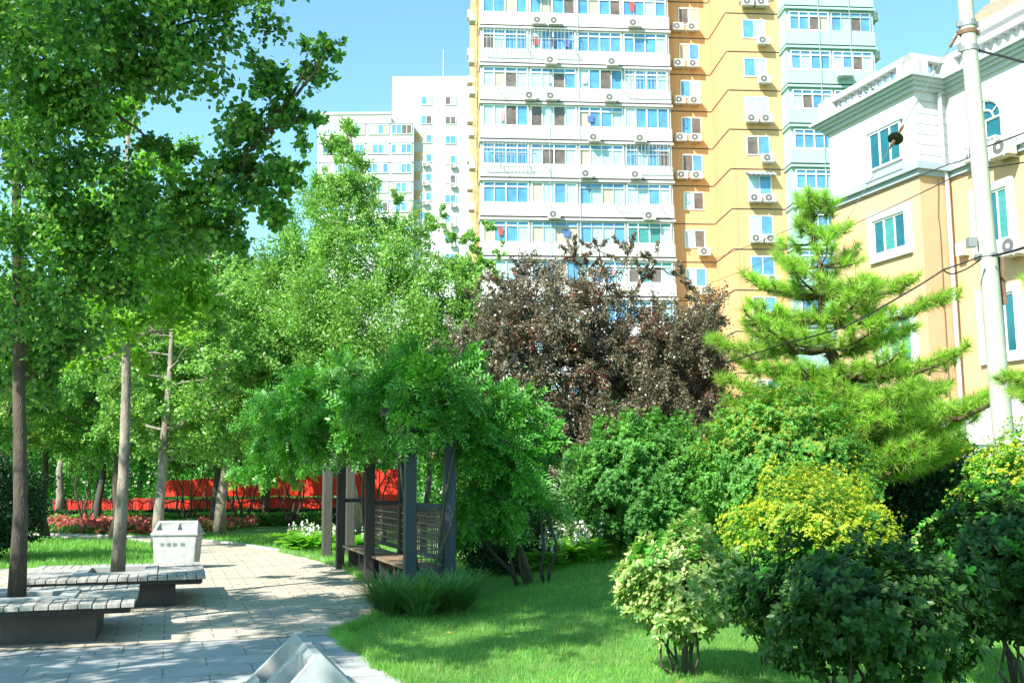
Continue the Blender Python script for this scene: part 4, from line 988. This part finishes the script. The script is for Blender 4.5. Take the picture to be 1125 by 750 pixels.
# ------------------------------------------------------------------ pine
def pine(base, top, label, tiers, sc=1.4):
    e = empty('pine_tree', base, 0, label, 'pine tree'); base = np.asarray(base, float); top = np.asarray(top)
    m = MB(); tp = limb_path(base, top, 8, 0, .02); tp = [q-base for q in tp]; m.tube(tp, np.linspace(.16, .02, 9), 9)
    tufts = []; dirs = []
    for (z, rl, rr_, nb) in tiers:
        t = np.clip((z-base[2])/(top[2]-base[2]), 0, 1); s = (top-base)*t
        for k in range(nb):
            az = 2*pi*k/nb+rng.uniform(-.35, .35)+z; side = cos(az); R = sc*(rr_ if side > 0 else rl)*(.55+.45*abs(side))*rng.uniform(.62, 1.15)
            if R < .12: R = .12
            tip = s+np.array([cos(az)*R, sin(az)*R, .10*R+rng.uniform(-.15, .3)])
            pth = limb_path(s, tip, 5, .10, .04); m.tube(pth, np.linspace(.035*max(.4, R), .01, 6), 5, cap=False)
            d = norm((tip-s)[None])[0]
            nn = max(2, int(R/(.165*sc)))
            for i in range(nn):
                f = 1-(i/nn)*.75; q = s+(tip-s)*f+np.array([0, 0, -.10*R*4*f*(1-f)*.8])
                wd = R*.42*(1.05-f)+.09*sc
                for sd in ((-1, 1) if i else (0,)):
                    perp = np.array([-d[1], d[0], 0])*sd
                    q2 = q+perp*wd*rng.uniform(.6, 1.1)+d*.08+np.array([0, 0, rng.uniform(.02, .12)])
                    m.tube([q, q2], [.009, .006], 4, cap=False)
                    tufts.append(q2); dirs.append(norm((d*.8+perp*.6+np.array([0, 0, .75])+rng.normal(0, .2, 3))[None])[0])
                    if rng.random() < .6:
                        q3 = q+perp*wd*.35+np.array([0, 0, rng.uniform(.05, .14)])+rng.normal(0, .04, 3); tufts.append(q3); dirs.append(norm((d*.3+np.array([0, 0, 1.])+rng.normal(0, .3, 3))[None])[0])
    tufts.append(top-base); dirs.append(np.array([0, 0, 1.])); tufts.append(top-base-np.array([0,0,.15])); dirs.append(np.array([0, 0, 1.]))
    m.build('trunk', M['pinebark'], e, smooth=True)
    T = np.array(tufts); D = np.array(dirs); n = len(T); K = 125
    k = np.repeat(np.arange(n), K); u = rng.uniform(0, 1, n*K)
    pos = T[k]-D[k]*(u*.14*sc)[:, None]
    dd = norm(rnd_dir(n*K)*1.0+D[k]*(.55+.3*(1-u))[:, None])
    Lg = sc*rng.uniform(.11, .19, n*K)
    old = (u > .76).astype(int)*(rng.random(n*K) < .6)
    scatter('crown', [(a*1.1, b, c) for a, b, c in NEEDLE[0]], NEEDLE[1], pos, dd, rnd_dir(n*K), Lg, None, e, old, [L_['pine'], L_['pine_old']])
    print('pine tufts', n)
    return e
PY = 19.
pbase = np.array([at(940, 600, PY)[0], PY, gz(6., PY)]); ptop = at(893, 214, PY)
def zy(py, d=PY): return float(at(900, py, d)[2])
pine(pbase, ptop, 'layered green pine with long needles left of the concrete pole',
     [(zy(238), .3, .3, 5), (zy(262), .45, .5, 5), (zy(292), .75, .8, 6), (zy(325), .95, 1.1, 7), (zy(352), 1.2, 1.5, 8), (zy(382), 1.6, 1.3, 8), (zy(412), 1.55, 1.6, 8), (zy(440), 1.5, 2.0, 9), (zy(462), 1.3, 2.3, 9), (zy(485), 1.1, 2.1, 9), (zy(505), .9, 2.1, 9), (zy(525), .8, 1.8, 8)])
# a second pine outside the right edge, its branches reaching in
p2 = at(1165, 700, 11.5); 
pine(np.array([p2[0], 11.5, gz(p2[0], 11.5)]), at(1170, 60, 11.5), 'pine at the right frame edge with single branches reaching into view',
     [(zy(165, 11.5), .42, .5, 5), (zy(190, 11.5), .5, .5, 5), (zy(330, 11.5), .55, .8, 5), (zy(410, 11.5), .75, .8, 5), (zy(450, 11.5), .5, .8, 5)], sc=.95)

# ------------------------------------------------------------------ shrubs
def shrub(name, label, cx, cy, W, Dp, z0, z1, n, leafkey, leaf, tmpl=OVAL, tip=None, tipfrac=0., rosette=0, stems=9, bark='twig', lumps=26, lump=.16, group=None, shell=.22, tipz=.45, dcoef=1.2, sprout=.08, zsq=1.):
    g0 = gz(cx, cy); base = np.array([cx, cy, g0]); e = empty(name, base, 0, label, 'shrub', group)
    H = z1-z0; c = np.array([0, 0, (z0+z1)/2-g0]); rad = np.array([W/2, Dp/2, H/2])
    lc = rnd_dir(lumps); la = rng.uniform(-.6, 1, lumps)*lump
    def R(d): 
        f = np.ones(len(d))
        for q, a in zip(lc, la): f += a*np.exp(-((1-d@q)/.07))
        return f
    def noise(p): return .11*np.sin(p[:,0]*8+1)*np.sin(p[:,2]*7)*np.sin(p[:,1]*8+2)+.04*np.sin(p[:,0]*19)*np.sin(p[:,2]*17+p[:,1]*15)
    if rosette:
        nr = n//rosette; d = rnd_dir(nr); dep = 1-np.abs(rng.normal(0, shell, nr)).clip(0, .75)+(rng.random(nr) < sprout)*rng.uniform(0, .14, nr)
        P0 = c+d*rad*(R(d)*dep)[:, None]; P0 += noise(P0)[:, None]*d*3*rad.mean()
        tw = norm(d*np.array([1,1,.8])+rng.normal(0, .25, (nr, 3))+np.array([0, 0, .55]))
        k = np.repeat(np.arange(nr), rosette); nn = len(k); j = np.tile(np.arange(rosette), nr)
        a = norm(np.cross(tw, np.array([.3, .1, 1.])))[k]; b = np.cross(tw[k], a); ph = (j*2.4+rng.uniform(0, 6.28, nr)[k])
        side = a*np.cos(ph)[:, None]+b*np.sin(ph)[:, None]; el = .25+.5*(j/rosette)+rng.normal(0, .12, nn)
        ax = norm(side+tw[k]*el[:, None]); P = P0[k]-tw[k]*(leaf*.5*(1-j/rosette))[:, None]; nz = norm(tw[k]-side*.4)
        sz = leaf*rng.uniform(.75, 1.15, nn); hrel = (P0[:, 2]-c[2])[k]/rad[2]; dd = dep[k]
        pick = (rng.random(nr)[k])
    else:
        nn = n; d = rnd_dir(nn); dep = 1-np.abs(rng.normal(0, shell, nn)).clip(0, .75)+(rng.random(nn) < sprout)*rng.uniform(0, .13, nn)
        P = c+d*rad*(R(d)*dep)[:, None]; P += noise(P)[:, None]*d*3*rad.mean()
        ax = norm(d+rng.normal(0, .7, (nn, 3))+np.array([0, 0, .1])); nz = norm(d+np.array([0,0,.6])+rng.normal(0, .45, (nn, 3)))
        sz = leaf*rng.uniform(.7, 1.25, nn); hrel = d[:, 2]; dd = dep; pick = rng.random(nn)
    ok = P[:, 2] > .03; P, ax, nz, sz, hrel, dd, pick = (q[ok] for q in (P, ax, nz, sz, hrel, dd, pick))
    if tip:
        sel = (dd > .88) & (hrel > tipz-.5*pick) & (pick < tipfrac)
        scatter('foliage', tmpl[0], tmpl[1], P, ax, nz, sz, None, e, sel.astype(int), [L_[leafkey], L_[tip]])
    else: scatter('foliage', tmpl[0], tmpl[1], P, ax, nz, sz, L_[leafkey], e)
    m = MB()
    for i in range(stems):
        az = 2*pi*i/stems+rng.uniform(-.3, .3); s0 = np.array([cos(az)*.07*W, sin(az)*.07*W, -.03])
        t = c+np.array([cos(az)*W*rng.uniform(.15, .36), sin(az)*Dp*rng.uniform(.15, .36), rng.uniform(-.1, .35)*H])
        m.tube(limb_path(s0, t, 5, -.02, .09), np.linspace(.012*max(W, .8), .005, 6), 5)
        for q in range(3):
            u = t*rng.uniform(.45, .8); v = c+rnd_dir(1)[0]*rad*.85; m.tube(limb_path(u, v, 3, 0, .06), [.008, .006, .005, .003], 4, cap=False)
    m.build('stems', M[bark], e, smooth=True)
    return e
def shrub_px(name, label, px0, px1, pyt, pyb, d, n, *a, dp=None, **k):
    x0, x1 = at(px0, 500, d)[0], at(px1, 500, d)[0]; cx = (x0+x1)/2
    z1 = at((px0+px1)/2, pyt, d)[2]; z0 = at((px0+px1)/2, pyb, d)[2]; g0 = gz(cx, d)
    return shrub(name, label, cx, d, x1-x0, dp or (x1-x0)*.9, max(z0, g0+.02), z1, n, *a, **k)
shrub_px('round_shrub', 'dark green dome shaped shrub on the lawn right of the arbour', 637, 792, 464, 612, 18.2, 90000, 'bushdeep', .058, rosette=5, tip='bush', tipfrac=.7, lump=.08, sprout=.15, shell=.15)
shrub_px('round_shrub', 'large dense green shrub behind the golden one, left of the pine', 768, 948, 437, 612, 16.8, 110000, 'bush', .055, rosette=5, tip='bushred', tipfrac=.5, tipz=.4, lump=.08, sprout=.15, shell=.15)
shrub_px('golden_privet', 'yellow topped golden privet in sun in front of the pine', 806, 968, 522, 690, 11.3, 100000, 'privet', .027, rosette=4, tip='yellow', tipfrac=.75, tipz=.2, lump=.10, sprout=.3, shell=.2)
shrub_px('variegated_shrub', 'small cream variegated shrub on bare stems on the sunny lawn', 672, 818, 588, 695, 9.15, 11500, 'var', .06, rosette=6, tip='fresh', tipfrac=.3, tipz=.6, stems=11, lump=.15, bark='darkbark', shell=.25)
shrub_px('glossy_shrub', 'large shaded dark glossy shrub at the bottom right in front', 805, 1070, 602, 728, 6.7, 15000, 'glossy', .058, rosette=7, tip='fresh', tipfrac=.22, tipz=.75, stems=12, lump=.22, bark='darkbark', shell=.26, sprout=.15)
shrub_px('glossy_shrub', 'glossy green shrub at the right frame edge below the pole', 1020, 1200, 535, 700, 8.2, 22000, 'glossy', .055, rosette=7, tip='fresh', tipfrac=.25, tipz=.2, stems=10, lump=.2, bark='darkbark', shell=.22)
shrub_px('golden_privet', 'yellow green privet at the right frame edge around the pole foot', 1050, 1190, 478, 640, 10.6, 52000, 'privet', .032, rosette=6, tip='yellow', tipfrac=.5, tipz=.2, lump=.14, sprout=.2)
shrub_px('glossy_shrub', 'sunlit pale green shrub between the golden privet and right edge', 985, 1050, 575, 690, 9.3, 7000, 'var', .045, rosette=6, stems=6, tip='fresh', tipfrac=.5, lump=.2)
shrub_px('glossy_shrub', 'small sunlit shrub at the foot of the golden privet', 800, 870, 610, 700, 9.6, 5000, 'bush', .045, rosette=6, stems=6, tip='fresh', tipfrac=.5, lump=.2)
shrub_px('round_shrub', 'blue green feathery shrub at the left side of the dome shrub', 612, 690, 490, 600, 19.5, 14000, 'tuft', .06, lump=.2)
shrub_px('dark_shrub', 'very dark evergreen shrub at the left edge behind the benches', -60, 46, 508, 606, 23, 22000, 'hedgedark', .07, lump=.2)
shrub_px('dark_shrub', 'added dark leaf mass standing for the shade under the pine', 915, 1070, 492, 606, 20.8, 34000, 'hedgedark', .085, lump=.2)  # dark leaves added to stand for the shadow beneath the pine
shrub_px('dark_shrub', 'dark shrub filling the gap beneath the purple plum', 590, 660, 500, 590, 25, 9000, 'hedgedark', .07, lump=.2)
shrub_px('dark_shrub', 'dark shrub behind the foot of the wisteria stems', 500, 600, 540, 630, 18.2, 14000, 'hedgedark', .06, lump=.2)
shrub_px('dark_shrub', 'broad green shrub in the shade behind the gap left of the pine foot', 740, 850, 540, 606, 20, 12000, 'bush', .06, lump=.2)
for i, (px, py, h) in enumerate(((1003, 590, .5), (1018, 588, .6))):
    p = at(px, py, 12.8); g0 = gz(p[0], p[1]); o = MB().tube([(0, 0, -.05), (.05*(i*2-.6), .02, h*.6), (.14*(i*1.6-.5), .05, h)], [.028, .024, .022], 7).build('cut_stem', M['pillar'], smooth=True)
    o.location = (p[0], p[1], g0); tag(o, ('left' if i == 0 else 'right')+' cut bare stem standing under the pine', 'stump')

# hedges and beds in the background
def hedge(name, label, x0, x1, y0, y1, z1, n, key, leaf, z0=0.0, kind=None, cat='hedge', waves=.06):
    e = empty(name, ((x0+x1)/2, (y0+y1)/2, 0), 0, label, cat)
    x = rng.uniform(x0, x1, n)-(x0+x1)/2; f = rng.random(n); yy0, yy1 = y0-(y0+y1)/2, y1-(y0+y1)/2
    topm = f < .55
    y = np.where(topm, rng.uniform(yy0, yy1, n), yy0+np.abs(rng.normal(0, .08, n)))
    zt_ = z1*(1+waves*np.sin(x*1.7)+waves*np.sin(x*4.1+1)); z = np.where(topm, zt_-np.abs(rng.normal(0, .07, n)), rng.uniform(z0, 1, n)*zt_)
    P = np.stack([x, y, z], 1); ax = norm(rnd_dir(n)+np.array([0, -.3, .4])); nz = norm(rnd_dir(n)+np.array([0, -.6, .8]))
    scatter('foliage', DIA[0], DIA[1], P, ax, nz, leaf*rng.uniform(.7, 1.3, n), L_[key], e)
    m = MB()
    for k in range(int((x1-x0)/1.0)): xx = x0+k-(x0+x1)/2+.3; m.tube([(xx, 0, -.03), (xx+.1, 0, z1*.8)], [.03, .015], 5)
    m.build('stems', M['twig'], e)
    return e
hedge('hedge', 'long pale green clipped hedge beyond the red banners', X_(-30,56), X_(560,56), 54, 58, 3.9, 60000, 'hedge', .17)
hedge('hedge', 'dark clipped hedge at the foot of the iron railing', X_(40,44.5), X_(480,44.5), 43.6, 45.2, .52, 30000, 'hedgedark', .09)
hedge('hedge', 'low green planting strip between dark hedge and red flowers', X_(90,42), X_(360,42), 41.2, 43.0, .42, 16000, 'bush', .11)
def bed(label, poly_px, n, key, leaf, h):
    P = [G(*q)[:2] for q in poly_px]; P = np.array(P); x = rng.uniform(P[:,0].min(), P[:,0].max(), n*3); y = rng.uniform(P[:,1].min(), P[:,1].max(), n*3)
    ok = inside(x, y, [tuple(q) for q in P]); x, y = x[ok][:n], y[ok][:n]; n = len(x)
    z = rng.uniform(.2, 1, n)*h*(1+.35*np.sin(x*3)*np.sin(y*3))
    return tag(scatter('flower_bed', DIA[0], DIA[1], np.stack([x, y, z], 1), norm(rnd_dir(n)+np.array([0,-.2,.5])), norm(rnd_dir(n)+np.array([0,-.5,.8])), leaf*rng.uniform(.7,1.3,n), L_[key]), label, 'flowers', kind='stuff')
bed('crimson leaved bedding plants behind the left lawn', [(36,585),(60,574),(175,574),(175,588),(100,588)], 9000, 'red', .13, .32)
bed('crimson leaved bedding plants by the bend of the path', [(216,584),(222,573),(300,572),(290,577),(255,583)], 4500, 'red', .13, .3)
bed('green ground cover around the red bedding plants', [(30,575),(40,570),(240,569),(330,571),(300,575),(180,577),(60,578)], 16000, 'bush', .14, .38)
bed('green bedding foliage mixed among the crimson plants', [(36,587),(60,574),(300,572),(290,577),(255,583),(175,587),(100,588)], 12000, 'bushdeep', .13, .26)

n = 50000; x = rng.uniform(-62, 34, n); z = rng.uniform(0, 1, n)**.8*(7.5+1.6*np.sin(x*.55)+1.1*np.sin(x*1.3+2)); y = 84+rng.normal(0, 1.5, n)
wd_ = scatter('far_wood', DIA[0], DIA[1], np.stack([x, y, z], 1), norm(rnd_dir(n)+np.array([0,-.2,.3])), norm(rnd_dir(n)+np.array([0,-.5,.6])), .5*rng.uniform(.6, 1.3, n), L_['backtree'])
tag(wd_, 'far mass of trees closing the garden behind the pale hedge', 'trees', kind='stuff')
# crape-myrtle like multi stem shrubs before the railing
def multistem(px, d, label, h=3.2, n=6):
    b = np.array([X_(px, d), d, 0]); e = empty('small_tree', b, 0, label, 'small tree', 'thin multi stemmed trees before the railing'); m = MB(); cl = []
    for i in range(n):
        az = 2*pi*i/n+rng.uniform(-.3, .3); t = np.array([cos(az)*rng.uniform(.6, 1.1), sin(az)*.8, h*rng.uniform(.75, 1)]); m.tube(limb_path((cos(az)*.06, sin(az)*.06, -.03), t, 6, .06, .04), np.linspace(.05, .015, 7), 6); cl.append((t, .75))
    m.build('trunk', M['darkbark'], e, smooth=True); P, D, T = clump_leaves(cl, 70, .12); scatter('crown', DIA[0], DIA[1], P, D, rnd_dir(len(P))+np.array([-.2,-.3,.5]), .12*rng.uniform(.7, 1.2, len(P)), L_['backtree'], e); return e
ms = multistem(208, 41, 'thin multi stemmed small tree before the left end of the upper banner')
for px, d, rz, lb_ in ((100, 41, 2, 'thin multi stemmed small tree behind the red flowers on the left'), (268, 40.5, 4, 'thin multi stemmed small tree before the middle of the upper banner'), (322, 41, 1, 'thin multi stemmed small tree just left of the weathered pillars'), (412, 40, 3, 'thin multi stemmed small tree seen through the arbour')):
    c = copy_tree(ms); c.location = (X_(px, d), d, 0); c.rotation_euler = (0, 0, rz); c['label'] = lb_

# hostas, lilyturf
def hosta(x, y, label, s=.32, flowers=True, n=60):
    e = empty('plantain_lily', (x, y, gz(x, y)), 0, label, 'plant', 'plantain lilies in the border')
    az = rng.uniform(0, 2*pi, n); el = rng.uniform(.3, 1.1, n); r = rng.uniform(.03, .2, n)*s/.32
    P = np.stack([np.cos(az)*r, np.sin(az)*r, rng.uniform(.05, .3, n)], 1); ax = norm(np.stack([np.cos(az), np.sin(az), el*.7], 1)); nz = norm(np.stack([-np.cos(az)*.4, -np.sin(az)*.4, np.ones(n)], 1))
    tv = [(a*1.3, b, c-.25*b*b) for a, b, c in OVAL[0]]
    scatter('leaves', tv, OVAL[1], P, ax, nz, s*rng.uniform(.5, .9, n), L_['hosta'], e)
    if flowers:
        m = MB(); fp = []
        for i in range(5):
            t = np.array([rng.normal(0, .16), rng.normal(0, .16), rng.uniform(.5, .72)]); m.tube([(0, 0, .1), t*.6, t], [.006, .005, .004], 4)
            for q in range(12): fp.append(t-np.array([0, 0, q*.018])+rng.normal(0, .02, 3))
        m.build('flower_stalk', L_['hosta'], e); fp = np.array(fp)
        scatter('flowers', DIA[0], DIA[1], fp, norm(rnd_dir(len(fp))+np.array([0,0,-.5])), rnd_dir(len(fp)), .065, L_['white'], e)
    return e
hs = [(598,618,17.5),(620,612,18.3),(640,606,19.2),(612,600,20),(635,596,20.8),(600,596,19),(652,614,17.6)]
ln = ['nearest the wisteria stems', 'second from the wisteria stems', 'beside the dome shrub', 'behind the front row of lilies', 'deep in the border near the plum', 'in shade behind the wisteria stems', 'nearest the sunny lawn']
for (px, py, d), nm in zip(hs, ln): p = at(px, py, d); hosta(p[0], d, 'white flowering plantain lily '+nm)
for (px, d, nm) in ((338, 25.5, 'clump of bright green plantain lily left of the pillars'), (350, 27, 'clump of plantain lily behind the left pillar'), (372, 26, 'clump of plantain lily between the two pillars'), (328, 28, 'clump of plantain lily furthest left behind the path'), (392, 25, 'clump of plantain lily seen through the arbour')):
    hosta(X_(px, d), d, nm, .5, True, 90)
def turf(px, d, label, R=.55, n=650):
    x = X_(px, d); e = empty('lilyturf', (x, d, gz(x, d)), 0, label, 'plant', 'lilyturf tufts at the arbour foot')
    az = rng.uniform(0, 2*pi, n); r = rng.uniform(0, .3, n)*R; P = np.stack([np.cos(az)*r, np.sin(az)*r, np.zeros(n)], 1)
    out = norm(np.stack([np.cos(az)*.8, np.sin(az)*.8, rng.uniform(.5, 2, n)], 1)); tv = [(-.018,0,0),(.018,0,0),(.016,.5,0),(-.016,.5,0),(.004,.98,-.28),(-.004,.98,-.28)]; tf = [(0,1,2,3),(3,2,4,5)]
    nz = norm(np.stack([-np.cos(az)*.8, -np.sin(az)*.8, np.ones(n)*.8], 1)); scatter('blades', tv, tf, P, out, nz, R*1.05*rng.uniform(.7, 1.25, n), L_['tuft'], e)
    m = MB(); m.tube([(0,0,-.02),(0,0,.05)], [R*.22, R*.12], 8); m.build('root_crown', M['twig'], e); return e
for px, d, nm in ((432, 13.3, 'left'), (462, 13.1, 'middle'), (497, 13.5, 'right')): turf(px, d, nm+' arching lilyturf tuft at the foot of the near arbour post')
